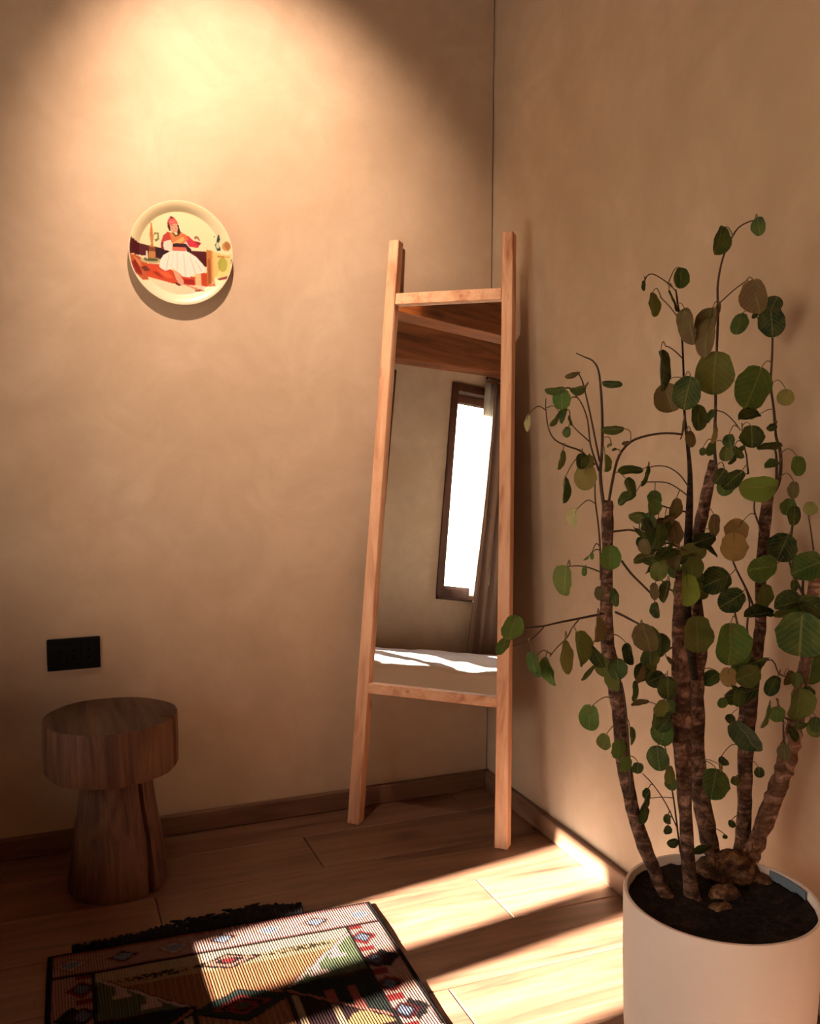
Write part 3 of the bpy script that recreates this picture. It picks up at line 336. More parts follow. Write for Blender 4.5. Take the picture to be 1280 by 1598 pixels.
# ------------------------------------------------------------------ helpers
def srgb(r, g, b):
    f = lambda c: (c/255)/12.92 if c/255 <= .04045 else ((c/255+.055)/1.055)**2.4
    return (f(r), f(g), f(b), 1)
class NT:
    def __init__(s, name):
        s.m = bpy.data.materials.new(name); s.m.use_nodes = True; s.t = s.m.node_tree; s.n = s.t.nodes; s.l = s.t.links
        s.n.clear(); s.o = s.n.new('ShaderNodeOutputMaterial')
    def new(s, t, **kw):
        n = s.n.new('ShaderNode'+t)
        for k, v in kw.items():
            if k in n.inputs.keys(): n.inputs[k].default_value = v
            else: setattr(n, k, v)
        return n
    def link(s, a, b): s.l.new(a, b)
    def pr(s, **kw):
        n = s.new('BsdfPrincipled')
        for k, v in kw.items(): n.inputs[k.replace('_', ' ')].default_value = v
        s.link(n.outputs[0], s.o.inputs[0]); return n
    def ramp(s, fac, stops):
        r = s.new('ValToRGB'); e = r.color_ramp.elements
        while len(e) < len(stops): e.new(.5)
        for i, (p, c) in enumerate(stops): e[i].position = p; e[i].color = c
        s.link(fac, r.inputs[0]); return r.outputs[0]
    def coords(s, kind='Object', scale=(1, 1, 1), rnd=0, rot=(0, 0, 0)):
        tc = s.new('TexCoord'); mp = s.new('Mapping'); mp.inputs['Scale'].default_value = scale; mp.inputs['Rotation'].default_value = rot
        s.link(tc.outputs[kind], mp.inputs[0])
        if rnd:
            oi = s.new('ObjectInfo'); ml = s.new('Math', operation='MULTIPLY'); ml.inputs[1].default_value = rnd
            s.link(oi.outputs['Random'], ml.inputs[0]); s.link(ml.outputs[0], mp.inputs['Location'])
        return mp.outputs[0]
    def noise(s, v, scale, detail=4, rough=.55, dist=0):
        n = s.new('TexNoise'); n.inputs['Scale'].default_value = scale; n.inputs['Detail'].default_value = detail
        n.inputs['Roughness'].default_value = rough; n.inputs['Distortion'].default_value = dist
        s.link(v, n.inputs['Vector']); return n.outputs['Fac']
    def mix(s, fac, a, b, mode='MIX'):
        m = s.new('Mix', data_type='RGBA', blend_type=mode)
        for v, k in ((fac, 0), (a, 6), (b, 7)):
            if hasattr(v, 'default_value') or hasattr(v, 'links'): s.link(v, m.inputs[k])
            else: m.inputs[k].default_value = v
        return m.outputs[2]
    def bump(s, h, p, strength=.3, dist=.01):
        b = s.new('Bump'); b.inputs['Strength'].default_value = strength; b.inputs['Distance'].default_value = dist
        s.link(h, b.inputs['Height']); s.link(b.outputs[0], p.inputs['Normal'])

def plain(name, col, rough=.6, metal=0, spec=.4):
    t = NT(name); p = t.pr(Roughness=rough, Metallic=metal); p.inputs['Base Color'].default_value = col
    p.inputs['Specular IOR Level'].default_value = spec
    n = t.noise(t.coords(), 60, 3); t.bump(n, p, .05, .002); return t.m
def wood(name, light, mid, dark, axis=0, scale=1.0, rough=.5, rnd=9, stain=None, spec=.35, knots=True, kn=(3.2, 1.5)):
    t = NT(name); sc = [9*scale]*3; sc[axis] = .8*scale
    v = t.coords('Object', sc, rnd)
    n1 = t.noise(v, 2.2, 6, .62, .9)
    sc2 = [70*scale]*3; sc2[axis] = 2*scale
    n2 = t.noise(t.coords('Object', sc2, rnd), 1.2, 4, .6)
    c = t.ramp(n1, [(.28, dark), (.48, mid), (.72, light)])
    c = t.mix(t.ramp(n2, [(.3, (0, 0, 0, 1)), (.75, (.35, .35, .35, 1))]), c, dark)
    if knots:
        vo = t.new('TexVoronoi'); sk = [kn[0]*scale]*3; sk[axis] = kn[1]*scale
        t.link(t.coords('Object', sk, rnd), vo.inputs['Vector']); vo.inputs['Scale'].default_value = 1.6
        c = t.mix(t.ramp(vo.outputs['Distance'], [(.04, (.9, .9, .9, 1)), (.17, (0, 0, 0, 1))]), c, dark)
    oi = t.new('ObjectInfo')
    hv = t.new('HueSaturation'); ml = t.new('MapRange'); ml.inputs['To Min'].default_value = .90; ml.inputs['To Max'].default_value = 1.08
    t.link(oi.outputs['Random'], ml.inputs[0]); t.link(ml.outputs[0], hv.inputs['Value']); t.link(c, hv.inputs['Color'])
    p = t.pr(Roughness=rough); p.inputs['Specular IOR Level'].default_value = spec
    t.link(hv.outputs[0], p.inputs['Base Color']); t.bump(n2, p, .15, .002)
    return t.m
def plaster(name, a, b, c):
    t = NT(name); v = t.coords('Object')
    n1 = t.noise(v, 1.5, 7, .6, .4); n2 = t.noise(v, 5, 8, .65, 1.2); n3 = t.noise(v, 60, 4, .6)
    col = t.ramp(n1, [(.25, a), (.5, b), (.75, c)])
    col = t.mix(t.ramp(n2, [(.40, (.30, .30, .30, 1)), (.60, (0, 0, 0, 1))]), col, a)
    p = t.pr(Roughness=.75); p.inputs['Specular IOR Level'].default_value = .25
    t.link(col, p.inputs['Base Color'])
    m = t.new('Math', operation='ADD'); t.link(n2, m.inputs[0]); t.link(n3, m.inputs[1]); t.bump(m.outputs[0], p, .12, .004)
    return t.m
def painted(name, rough=.5, rib=False, spec=.3):
    t = NT(name); a = t.new('VertexColor'); a.layer_name = 'print'
    p = t.pr(Roughness=rough); p.inputs['Specular IOR Level'].default_value = spec
    if rib:
        v = t.coords('UV'); n = t.noise(t.coords('Object'), 260, 3)
        w = t.new('TexWave'); w.inputs['Scale'].default_value = 55; w.inputs['Distortion'].default_value = .8; w.inputs['Detail Scale'].default_value = 3
        t.link(t.coords('Object'), w.inputs['Vector'])
        m = t.new('Math', operation='ADD'); t.link(w.outputs['Fac'], m.inputs[0]); t.link(n, m.inputs[1])
        t.bump(m.outputs[0], p, .5, .004)
        c = t.mix(t.ramp(n, [(.3, (.35, .35, .35, 1)), (.6, (0, 0, 0, 1))]), a.outputs[0], (.02, .015, .012, 1))
        t.link(c, p.inputs['Base Color'])
    else: t.link(a.outputs[0], p.inputs['Base Color'])
    return t.m
def glass(name):
    t = NT(name); tr = t.new('BsdfTransparent'); gl = t.new('BsdfGlossy'); gl.inputs['Roughness'].default_value = .02
    mx = t.new('MixShader'); mx.inputs[0].default_value = .06
    t.link(tr.outputs[0], mx.inputs[1]); t.link(gl.outputs[0], mx.inputs[2]); t.link(mx.outputs[0], t.o.inputs[0]); return t.m
def mirror_mat():
    t = NT('mirror_silver'); g = t.new('BsdfGlossy'); g.inputs['Roughness'].default_value = 0; g.inputs['Color'].default_value = (.9, .9, .88, 1)
    t.link(g.outputs[0], t.o.inputs[0]); return t.m
def leaf_mat():
    t = NT('leaf'); oi = t.new('ObjectInfo'); v = t.coords('Object', rnd=3)
    n = t.noise(v, 38, 4, .6, .5); n2 = t.noise(v, 14, 3)
    uv = t.new('UVMap'); sx = t.new('SeparateXYZ'); t.link(uv.outputs[0], sx.inputs[0])
    def m(op, a, b=None):
        k = t.new('Math', operation=op)
        for i_, q in enumerate((a, b)):
            if q is None: continue
            if hasattr(q, 'links'): t.link(q, k.inputs[i_])
            else: k.inputs[i_].default_value = q
        return k.outputs[0]
    au = m('ABSOLUTE', sx.outputs[0])
    mid = m('LESS_THAN', au, .045)
    side = m('GREATER_THAN', m('SINE', m('MULTIPLY', m('SUBTRACT', sx.outputs[1], m('MULTIPLY', au, .42)), 40)), .86)
    vein = m('MINIMUM', m('ADD', m('MULTIPLY', mid, .45), m('MULTIPLY', side, .20)), .5)
    col = t.mix(t.ramp(n, [(.38, (.0, .0, .0, 1)), (.8, (.5, .5, .5, 1))]), oi.outputs['Color'], (.16, .17, .03, 1))
    col = t.mix(t.ramp(n2, [(.58, (0, 0, 0, 1)), (.75, (.35, .35, .35, 1))]), col, (.12, .06, .02, 1))
    col = t.mix(vein, col, (.22, .24, .07, 1))
    p = t.new('BsdfPrincipled'); p.inputs['Roughness'].default_value = .55; p.inputs['Specular IOR Level'].default_value = .14
    t.link(col, p.inputs['Base Color']); t.bump(vein, p, .25, .002)
    tl = t.new('BsdfTranslucent'); t.link(col, tl.inputs[0])
    mx = t.new('MixShader'); mx.inputs[0].default_value = .25
    t.link(p.outputs[0], mx.inputs[1]); t.link(tl.outputs[0], mx.inputs[2]); t.link(mx.outputs[0], t.o.inputs[0]); return t.m
def bark_mat(name, a, b, c):
    t = NT(name); v = t.coords('Object'); n = t.noise(v, 45, 6, .65, 1.0); n2 = t.noise(v, 160, 4, .6)
    col = t.ramp(n, [(.34, a), (.5, b), (.64, c)])
    nz = t.noise(t.coords('Object', (12, 12, 90)), 1.0, 4, .6)
    col = t.mix(t.ramp(nz, [(.40, (.75, .75, .75, 1)), (.56, (0, 0, 0, 1))]), col, a)
    p = t.pr(Roughness=.85); p.inputs['Specular IOR Level'].default_value = .2; t.link(col, p.inputs['Base Color'])
    m = t.new('Math', operation='ADD'); t.link(n, m.inputs[0]); t.link(n2, m.inputs[1]); t.bump(m.outputs[0], p, .9, .008)
    return t.m
def cloth(name, a, b, scale=300):
    t = NT(name); n = t.noise(t.coords(), scale, 3); n2 = t.noise(t.coords(), 6, 3)
    p = t.pr(Roughness=.9); p.inputs['Specular IOR Level'].default_value = .1
    t.link(t.mix(n2, a, b), p.inputs['Base Color']); t.bump(n, p, .25, .002); return t.m

class MB:
    """collects geometry in layout units and links it as one mesh object"""
    def __init__(s): s.v = []; s.f = []; s.mi = []; s.k = 0
    def add(s, vs, fs):
        o = len(s.v); s.v += [Vector(v) for v in vs]; s.f += [tuple(i+o for i in f) for f in fs]; s.mi += [s.k]*len(fs)
    def box(s, a, b):
        (x0, y0, z0), (x1, y1, z1) = a, b
        s.hexa([(x0, y0, z0), (x1, y0, z0), (x1, y1, z0), (x0, y1, z0), (x0, y0, z1), (x1, y0, z1), (x1, y1, z1), (x0, y1, z1)])
    def hexa(s, p): s.add(p, [(3, 2, 1, 0), (4, 5, 6, 7), (0, 1, 5, 4), (1, 2, 6, 5), (2, 3, 7, 6), (3, 0, 4, 7)])
    def tube(s, pts, radii, n=8, caps=True):
        vs = []; fs = []; P = [Vector(p) for p in pts]; ref = Vector((.3, .9, .2))
        for i, p in enumerate(P):
            t = (P[min(i+1, len(P)-1)]-P[max(i-1, 0)]).normalized()
            a = t.cross(ref).normalized(); b = t.cross(a)
            for j in range(n):
                th = 2*math.pi*j/n; r = radii[i](th, i) if callable(radii[i]) else radii[i]
                vs.append(p+(a*math.cos(th)+b*math.sin(th))*r)
        for i in range(len(P)-1):
            for j in range(n): fs.append((i*n+j, i*n+(j+1) % n, (i+1)*n+(j+1) % n, (i+1)*n+j))
        if caps: fs += [tuple(reversed(range(n))), tuple((len(P)-1)*n+j for j in range(n))]
        s.add(vs, fs)
    def lathe(s, prof, n=48, c=(0, 0, 0), rf=None, close=False):
        vs = []; fs = []; m = len(prof)
        for j in range(n):
            th = 2*math.pi*j/n
            for r, z in prof:
                k = rf(th, z, r) if rf else 1
                vs.append((c[0]+r*k*math.cos(th), c[1]+r*k*math.sin(th), c[2]+z))
        for j in range(n):
            for i in range(m-1):
                a, b = j*m+i, ((j+1) % n)*m+i; fs.append((a, b, b+1, a+1))
        s.add(vs, fs)
    def build(s, name, mats, parent=None, smooth=False, bevel=0, origin=None, scaled=False, sub=0):
        me = bpy.data.meshes.new(name); k = 1 if scaled else S
        org = Vector(origin)*k if origin is not None else Vector((0, 0, 0))
        base = Vector((0, 0, 0))
        if parent is not None: base = world_loc(parent)
        me.from_pydata([tuple(v*k-org) for v in s.v], [], s.f); me.update()
        bm = bmesh.new(); bm.from_mesh(me); bmesh.ops.remove_doubles(bm, verts=bm.verts, dist=1e-6); bmesh.ops.recalc_face_normals(bm, faces=bm.faces); bm.to_mesh(me); bm.free()
        if not isinstance(mats, (list, tuple)): mats = [mats]
        for m in mats: me.materials.append(m)
        if len(mats) > 1 and len(me.polygons) == len(s.mi): me.polygons.foreach_set('material_index', s.mi)
        if smooth:
            me.polygons.foreach_set('use_smooth', [True]*len(me.polygons))
            if smooth != 'all': me.set_sharp_from_angle(angle=math.radians(40))
        o = bpy.data.objects.new(name, me); COL.objects.link(o); o.location = org-base
        WL[o.name] = org
        if parent is not None: o.parent = parent
        if bevel:
            b = o.modifiers.new('bevel', 'BEVEL'); b.width = bevel; b.segments = 2; b.limit_method = 'ANGLE'
        if sub:
            b = o.modifiers.new('sub', 'SUBSURF'); b.levels = sub; b.render_levels = sub
        return o
WL = {}
def world_loc(o): return WL.get(o.name, Vector((0, 0, 0)))
def thing(name, label, cat, loc, group=None):
    o = bpy.data.objects.new(name, None); COL.objects.link(o); o.location = Vector(loc)*S; WL[o.name] = Vector(loc)*S
    o.empty_display_size = .1
    return tag(o, label, cat, group)
def tag(o, label, cat, group=None):
    o['label'] = label; o['category'] = cat
    if group: o['group'] = group
    return o
def struct(o, label=None):
    o['kind'] = 'structure'
    if label: o['label'] = label
    return o

# ------------------------------------------------------------------ materials
M_wall = plaster('limewash_plaster', srgb(162, 138, 113), srgb(180, 156, 131), srgb(193, 170, 146))
M_floor = wood('oak_floor', srgb(146, 111, 88), srgb(121, 87, 66), srgb(78, 53, 40), 0, 1.0, .36, 11, spec=.75)
M_base_x = wood('oak_baseboard_along_x', srgb(136, 102, 79), srgb(113, 82, 62), srgb(78, 53, 40), 0, 1, .5, 3, knots=False)
M_base_y = wood('oak_baseboard_along_y', srgb(146, 111, 87), srgb(121, 90, 68), srgb(84, 58, 43), 1, 1, .5, 3, knots=False)
M_pine = wood('planed_pine', srgb(228, 184, 148), srgb(216, 166, 128), srgb(166, 106, 72), 2, 1.1, .5, 7, kn=(13, 3.2))
M_pine_x = wood('planed_pine_rung', srgb(228, 184, 148), srgb(216, 166, 128), srgb(166, 106, 72), 0, 1.1, .5, 7, kn=(13, 3.2))
M_beam = wood('brown_beam', srgb(150, 92, 54), srgb(124, 72, 42), srgb(72, 40, 24), 1, .8, .6, 5)
M_frame = wood('dark_window_wood', srgb(92, 52, 30), srgb(70, 38, 22), srgb(40, 22, 14), 2, 1, .5, 5, knots=False)
M_stool_side = wood('weathered_log', srgb(128, 90, 66), srgb(102, 66, 47), srgb(54, 33, 23), 2, 1.6, .7, 3)
M_stool_top = wood('weathered_log_end', srgb(116, 90, 71), srgb(92, 68, 52), srgb(56, 38, 29), 1, 1.0, .75, 3)
M_black = plain('matt_black_plastic', (.003, .003, .003, 1), .6, spec=.12)
M_black2 = plain('black_socket_hole', (.001, .001, .001, 1), .9, spec=.02)
M_pot = plaster('pale_clay', srgb(226, 208, 194), srgb(236, 220, 206), srgb(242, 228, 216))
M_soil = bark_mat('dark_soil', (.006, .004, .003, 1), (.014, .009, .006, 1), (.035, .022, .014, 1))
M_bark = bark_mat('plant_bark', (.034, .018, .012, 1), (.19, .095, .062, 1), (.40, .23, .16, 1))
M_root = bark_mat('plant_root', (.03, .014, .008, 1), (.17, .08, .04, 1), (.36, .20, .11, 1))
M_dark = bark_mat('plant_dark_bark', (.012, .008, .006, 1), (.03, .02, .014, 1), (.07, .042, .028, 1))
M_knob = bark_mat('plant_knobby_bark', (.10, .045, .026, 1), (.32, .155, .095, 1), (.55, .34, .23, 1))
M_twig = plain('plant_twig', (.055, .028, .016, 1), .6)
M_petiole = plain('plant_petiole', (.13, .085, .04, 1), .6)
M_leaf = leaf_mat()
M_strip = plain('blue_grey_strip', srgb(108, 122, 132), .4)
M_glass = glass('window_glass'); M_mirror = mirror_mat()
M_curtain = cloth('grey_brown_curtain', srgb(122, 98, 84), srgb(142, 116, 100))
M_sheer = cloth('white_sheer', srgb(226, 222, 214), srgb(240, 236, 228))
_n = M_sheer.node_tree.nodes; _t = _n.new('ShaderNodeBsdfTranslucent'); _t.inputs[0].default_value = (.8, .78, .74, 1); _m = _n.new('ShaderNodeMixShader'); _m.inputs[0].default_value = .5
_p = [x for x in _n if x.type == 'BSDF_PRINCIPLED'][0]; _o = [x for x in _n if x.type == 'OUTPUT_MATERIAL'][0]
M_sheer.node_tree.links.new(_p.outputs[0], _m.inputs[1]); M_sheer.node_tree.links.new(_t.outputs[0], _m.inputs[2]); M_sheer.node_tree.links.new(_m.outputs[0], _o.inputs[0])
M_dkcloth = cloth('charcoal_cloth', srgb(52, 44, 40), srgb(62, 54, 48))
M_duvet = cloth('white_duvet', srgb(222, 214, 204), srgb(236, 230, 222), 120)
M_rug = painted('woven_rug', .95, True, .05); M_plate = painted('printed_plate', .35, False, .45)
M_fringe = cloth('black_fringe', (.006, .005, .005, 1), (.016, .012, .01, 1))
M_back = plain('plate_back', srgb(226, 206, 160), .4)
M_brown = wood('brown_cabinet', srgb(110, 70, 44), srgb(86, 52, 32), srgb(50, 30, 18), 1, 1, .5, 3, knots=False)

# ------------------------------------------------------------------ the room
LX, BY, CZ = -3.7, -3.6, 2.52          # window wall, back wall, ceiling
b = MB(); b.box((LX-.2, BY-.2, -.12), (.2, .2, -.018)); floor = struct(b.build('floor', M_base_x), 'oak board floor with long boards running along the left wall')
ROW0, RW = -.671, .178
joints = {0: [-.2727, -1.42, -2.6], 1: [-.95, -2.1, -3.2], 2: [-.5725, -1.75, -2.9], 3: [-.12, -1.28, -2.45], -1: [-.82, -2.02, -3.1], -2: [-.5, -1.65, -2.85]}
k = -17
while ROW0+RW*k < 0:
    y0, y1 = max(ROW0+RW*k, BY), min(ROW0+RW*(k+1), 0)
    js = sorted([LX, 0]+joints.get(k, [(-1.2-.37*k) % 1.2-1.2, (-1.2-.37*k) % 1.2-2.4, (-1.2-.37*k) % 1.2-3.6]))
    js = [j for j in js if LX <= j <= 0]
    for x0, x1 in zip(js, js[1:]):
        if x1-x0 < .03 or y1-y0 < .01: continue
        g = .0010; z = random.uniform(-.0006, 0)
        b = MB(); c = .0016
        lo = [(x0+g, y0+g), (x1-g, y0+g), (x1-g, y1-g), (x0+g, y1-g)]; hi = [(x0+g+c, y0+g+c), (x1-g-c, y0+g+c), (x1-g-c, y1-g-c), (x0+g+c, y1-g-c)]
        vs = [(x, y, -.016) for x, y in lo]+[(x, y, z-c) for x, y in lo]+[(x, y, z) for x, y in hi]
        fs = [(3, 2, 1, 0), (8, 9, 10, 11)]
        for a in range(4):
            e = (a+1) % 4; fs += [(a, e, 4+e, 4+a), (4+a, 4+e, 8+e, 8+a)]
        b.add(vs, fs); b.build('floorboard', M_floor, floor, origin=((x0+x1)/2, (y0+y1)/2, 0))
    k += 1
def wall(name, a, c, label): 
    b = MB(); b.box(a, c); return struct(b.build(name, M_wall), label)
b = MB(); b.box((LX-.2, 0, -.02), (-.0035, .2, CZ+.2)); b.box((-.0035, .02, -.02), (.2, .2, CZ+.2)); struct(b.build('wall_left', M_wall), 'sand coloured plaster wall lit by a spotlight, with the plate')
wall('wall_right', (0, BY-.2, -.02), (.2, .02, CZ+.2), 'beige plaster wall behind the potted plant')
wall('wall_back', (LX-.2, BY-.2, -.02), (0, BY, CZ+.2), 'plaster wall behind the camera')
W2 = dict(y0=-1.575, y1=-.975, z0=.80, z1=2.15); W1 = dict(y0=-3.35, y1=-2.00, z0=.70, z1=2.15)
b = MB(); b.k = 0
def wbox(y0, y1, z0, z1): b.box((LX-.2, y0, z0), (LX, y1, z1))
wbox(BY, W1['y0'], -.02, CZ+.2); wbox(W1['y1'], W2['y0'], -.02, CZ+.2); wbox(W2['y1'], 0, -.02, CZ+.2)
for w in (W1, W2): wbox(w['y0'], w['y1'], -.02, w['z0']); wbox(w['y0'], w['y1'], w['z1'], CZ+.2)
struct(b.build('wall_window', M_wall), 'plaster wall with the windows, seen in the mirror')
b = MB(); b.box((LX-.2, BY-.2, CZ+.02), (.2, .2, CZ+.14)); ceil = struct(b.build('ceiling', M_beam), 'brown timber ceiling')
for i in range(20):
    y1 = -i*.18; b = MB(); b.box((LX, max(y1-.178, BY), CZ), (0, y1-.002, CZ+.02)); b.build('ceiling_board', M_beam, ceil, origin=(LX/2, y1, CZ))
for i, (x0, x1, z0, dz) in enumerate(((LX, LX+.14, 2.19, .05), (-2.9, -2.75, 2.2, 0), (-2.05, -1.9, 2.2, 0), (-.62, -.47, 2.3, 0))):
    b = MB(); ya, yb = 0, BY; za, zb = z0-dz*2, z0+dz*2.7
    b.hexa([(x0, yb, zb), (x1, yb, zb), (x1, ya, za), (x0, ya, za), (x0, yb, CZ), (x1, yb, CZ), (x1, ya, CZ), (x0, ya, CZ)])
    struct(b.build('trim_%d' % (i+1), M_beam, bevel=.006), 'brown timber ceiling beam')
BT, BH = .0175, .0504
def baseboard(name, a, c, m, lab):
    b = MB(); b.box(a, c); struct(b.build(name, m, bevel=.004), lab)
baseboard('baseboard_left', (LX, -BT, 0), (0, 0, BH), M_base_x, 'oak baseboard along the left wall')
baseboard('baseboard_right', (-BT, BY, 0), (0, -BT, BH), M_base_y, 'oak baseboard along the right wall')
def window(n, w, bars, fr, label):
    y0, y1, z0, z1 = w['y0'], w['y1'], w['z0'], w['z1']; X0, X1 = LX-.10, LX+.015
    b = MB()
    for a, c in (((X0, y0, z0), (X1, y1, z0+fr)), ((X0, y0, z1-fr), (X1, y1, z1)), ((X0, y0, z0+fr), (X1, y0+fr, z1-fr)), ((X0, y1-fr, z0+fr), (X1, y1, z1-fr))): b.box(a, c)
    o = struct(b.build('window_%d' % n, M_frame, bevel=.004, origin=(LX, (y0+y1)/2, z0)), label)
    if fr > .03:
        b = MB(); a, w_, tp = fr-.006, .032, .075
        for p_, q_ in (((LX-.09, y0+a, z0+a), (LX-.04, y1-a, z0+a+w_)), ((LX-.09, y0+a, z1-a-tp), (LX-.04, y1-a, z1-a-.022)), ((LX-.09, y0+a, z0+a), (LX-.04, y0+a+w_, z1-a-.022)), ((LX-.09, y1-a-w_, z0+a), (LX-.04, y1-a, z1-a-.022))): b.box(p_, q_)
        b.build('sash', M_frame, o, bevel=.003)
    for q, (ya, yb) in enumerate(bars):
        b = MB(); b.box((X0+.01, ya, z0+fr), (LX-.03, yb, z1-fr)); b.build('mullion', M_frame, o, bevel=.004)
    e = [y0+fr]+[t for p in bars for t in p]+[y1-fr]
    for ya, yb in zip(e[::2], e[1::2]):
        b = MB(); b.box((LX-.075, ya, z0+fr), (LX-.070, yb, z1-fr)); b.build('pane', M_glass, o)
    b = MB(); b.box((LX, y0, z0-.018), (LX+.035, y1, z0)); b.build('window_sill', M_frame, o, bevel=.004)
    return o
window(1, W1, [(-2.56, -2.51), (-2.97, -2.93)], .05, 'dark wood framed window reflected in the mirror')
window(2, W2, [(-1.325, -1.20)], .012, 'window beside the bed letting in the low sun')

# ------------------------------------------------------------------ bed
BX, BZ = -1.47, .365
bed = thing('bed', 'low bed with puffy white bedding, reflected in the lower mirror', 'bed', (-2.3, -1.2, 0))
b = MB(); b.box((-3.3, -2.55, .05), (BX-.03, -.31, .17)); b.build('bed_frame', M_brown, bed, bevel=.01)
for x in (-3.22, BX-.11):
    for y in (-2.48, -.36): b = MB(); b.box((x-.03, y-.03, 0), (x+.03, y+.03, .05)); b.build('leg', M_brown, bed)
b = MB(); b.box((-3.28, -2.53, .17), (BX-.02, -.31, .30)); b.build('mattress', M_duvet, bed, bevel=.03)
b = MB(); b.box((-3.35, -.30, .05), (BX-.02, -.006, .74)); b.build('added_shade_block', M_dkcloth, bed, bevel=.05)  # unseen block added at the bed head to shade stool and lower wall
NX, NY = 60, 84; b = MB(); vs = []
for j in range(NY+1):
    for i in range(NX+1):
        u, v = i/NX, j/NY; x = -3.3+(BX+3.3)*u; y = -2.56+(2.25)*v
        e = max(0, (x-(BX-.07))/.07); drop = 1-math.sqrt(max(0, 1-e*e))
        n = noise.noise(Vector((x*3, y*3, 0)))*.012+noise.noise(Vector((x*9, y*9, 4)))*.005
        z = BZ-.012+n*(1 if e < .5 else .25)-drop*.15
        vs.append((x, y, z))
fs = [(j*(NX+1)+i, j*(NX+1)+i+1, (j+1)*(NX+1)+i+1, (j+1)*(NX+1)+i) for j in range(NY) for i in range(NX)]
n0 = len(vs); ring = [i for i in range(NX+1)]+[j*(NX+1)+NX for j in range(1, NY+1)]+[NY*(NX+1)+i for i in range(NX-1, -1, -1)]+[j*(NX+1) for j in range(NY-1, 0, -1)]
vs += [(vs[i][0], vs[i][1], .19) for i in ring]; R_ = len(ring)
fs += [(ring[i], ring[(i+1) % R_], n0+(i+1) % R_, n0+i) for i in range(R_)]
b.add(vs, fs); b.build('duvet', M_duvet, bed, smooth=True)

# ------------------------------------------------------------------ curtain beside window 1
def drape(name, y0, y1, z0, z1, x, amp, folds, mat, parent=None, lean=0):
    b = MB(); n = folds*10; vs = []; H = 16
    for side in (0, 1):
        for k in range(H+1):
            t = k/H
            for i in range(n+1):
                u = i/n; yy = y1+(y0-y1)*u
                yy += lean*(1-t)**2*(1-u)
                vs.append((x+amp*math.sin(u*folds*2*math.pi+.4*math.sin(t*3))+amp*.35*math.sin(u*folds*4.3*math.pi+1)-side*.006, yy+.006*math.sin(t*5+u*20), z0+(z1-z0)*t))
    m = n+1; q = (H+1)*m; fs = []
    for k in range(H):
        for i in range(n):
            a = k*m+i; fs += [(a, a+1, a+m+1, a+m), (q+a, q+a+m, q+a+m+1, q+a+1)]
    for k in range(H): fs += [(k*m, k*m+m, q+k*m+m, q+k*m), (k*m+n, q+k*m+n, q+k*m+m+n, k*m+m+n)]
    for i in range(n): fs += [(i, q+i, q+i+1, i+1), (H*m+i, H*m+i+1, q+H*m+i+1, q+H*m+i)]
    b.add(vs, fs); return b.build(name, mat, parent, smooth='all')
cur = thing('curtain', 'grey brown floor length curtain hanging beside the window in the mirror', 'curtain', (LX+.13, -2.6, 0))
drape('drape', -2.49, -2.25, .03, 2.17, LX+.13, .03, 4, M_curtain, cur, .085)
drape('sheer', -2.36, -2.205, .72, 2.17, LX+.085, .012, 5, M_sheer, cur)
b = MB(); b.tube([(LX+.12, -3.3, 2.19), (LX+.12, -2.2, 2.19)], [.011, .011], 12); b.build('curtain_rod', M_frame, cur, smooth=True)

# ------------------------------------------------------------------ leaning ladder mirror
Mi = Vector((-.2946, -.2463, 0)); D = Vector((.7314, -.682, 0)).normalized(); th = math.radians(6.2)
nn = Vector((D.y, -D.x, 0)); nn = nn if nn.y < 0 else -nn
UP = (-nn*math.sin(th)+Vector((0, 0, math.cos(th)))).normalized(); NO = D.cross(UP); NO = NO if NO.y < 0 else -NO
mir = thing('ladder_mirror', 'tall pine ladder frame with a mirror, leaning into the room corner', 'mirror', Mi)
def mp(a, u, n=0): return Mi+D*a+UP*u+NO*n
DEP = .034
def bar(name, pts, n0, n1, mat, label=None):
    b = MB(); p = [mp(a, u, n1) for a, u in pts]+[mp(a, u, n0) for a, u in pts]; b.hexa(p)
    # give the grain the object's own axes
    o = b.build(name, mat, mir, bevel=.0022, origin=mp(*pts[0])); return o
HL = 1.49
for s in (-1, 1):
    f = .1945*s; t = .1495*s; w = .0165; wt = .0135
    low = -math.tan(th)*.0
    b = MB(); q = []
    for n in (-DEP, 0):
        # the feet are cut level with the floor
        for a, u in ((f-w, 0), (f+w, 0), (t+wt, HL), (t-wt, HL)):
            P = mp(a, u, n)
            if u == 0: P = P+UP*(-P.z/UP.z)
            q.append(P)
    b.hexa(q); b.build('side_rail', M_pine, mir, bevel=.003, origin=mp(f, 0))
def hx(u): return .1945-(.045)*(u/HL)-.0150
def rung(name, u0, u1, n0, n1):
    b = MB(); b.hexa([mp(-hx(u0), u0, n0), mp(hx(u0), u0, n0), mp(hx(u1), u1, n0), mp(-hx(u1), u1, n0), mp(-hx(u0), u0, n1), mp(hx(u0), u0, n1), mp(hx(u1), u1, n1), mp(-hx(u1), u1, n1)])
    o = b.build(name, M_pine_x, mir, bevel=.002, origin=mp(0, u0)); return o
rung('top_rung', 1.325, 1.353, -.026, -.001)
rung('bottom_rung', .335, .360, -.030, -.001)
b = MB(); u0, u1 = .352, 1.333
b.add([mp(-hx(u0), u0, -.016), mp(hx(u0), u0, -.016), mp(hx(u1), u1, -.016), mp(-hx(u1), u1, -.016)], [(0, 1, 2, 3)])
gl = MB(); gl.hexa([mp(-hx(u0), u0, -.019), mp(hx(u0), u0, -.019), mp(hx(u1), u1, -.019), mp(-hx(u1), u1, -.019), mp(-hx(u0), u0, -.016), mp(hx(u0), u0, -.016), mp(hx(u1), u1, -.016), mp(-hx(u1), u1, -.016)])
gl.build('mirror_glass', M_mirror, mir)
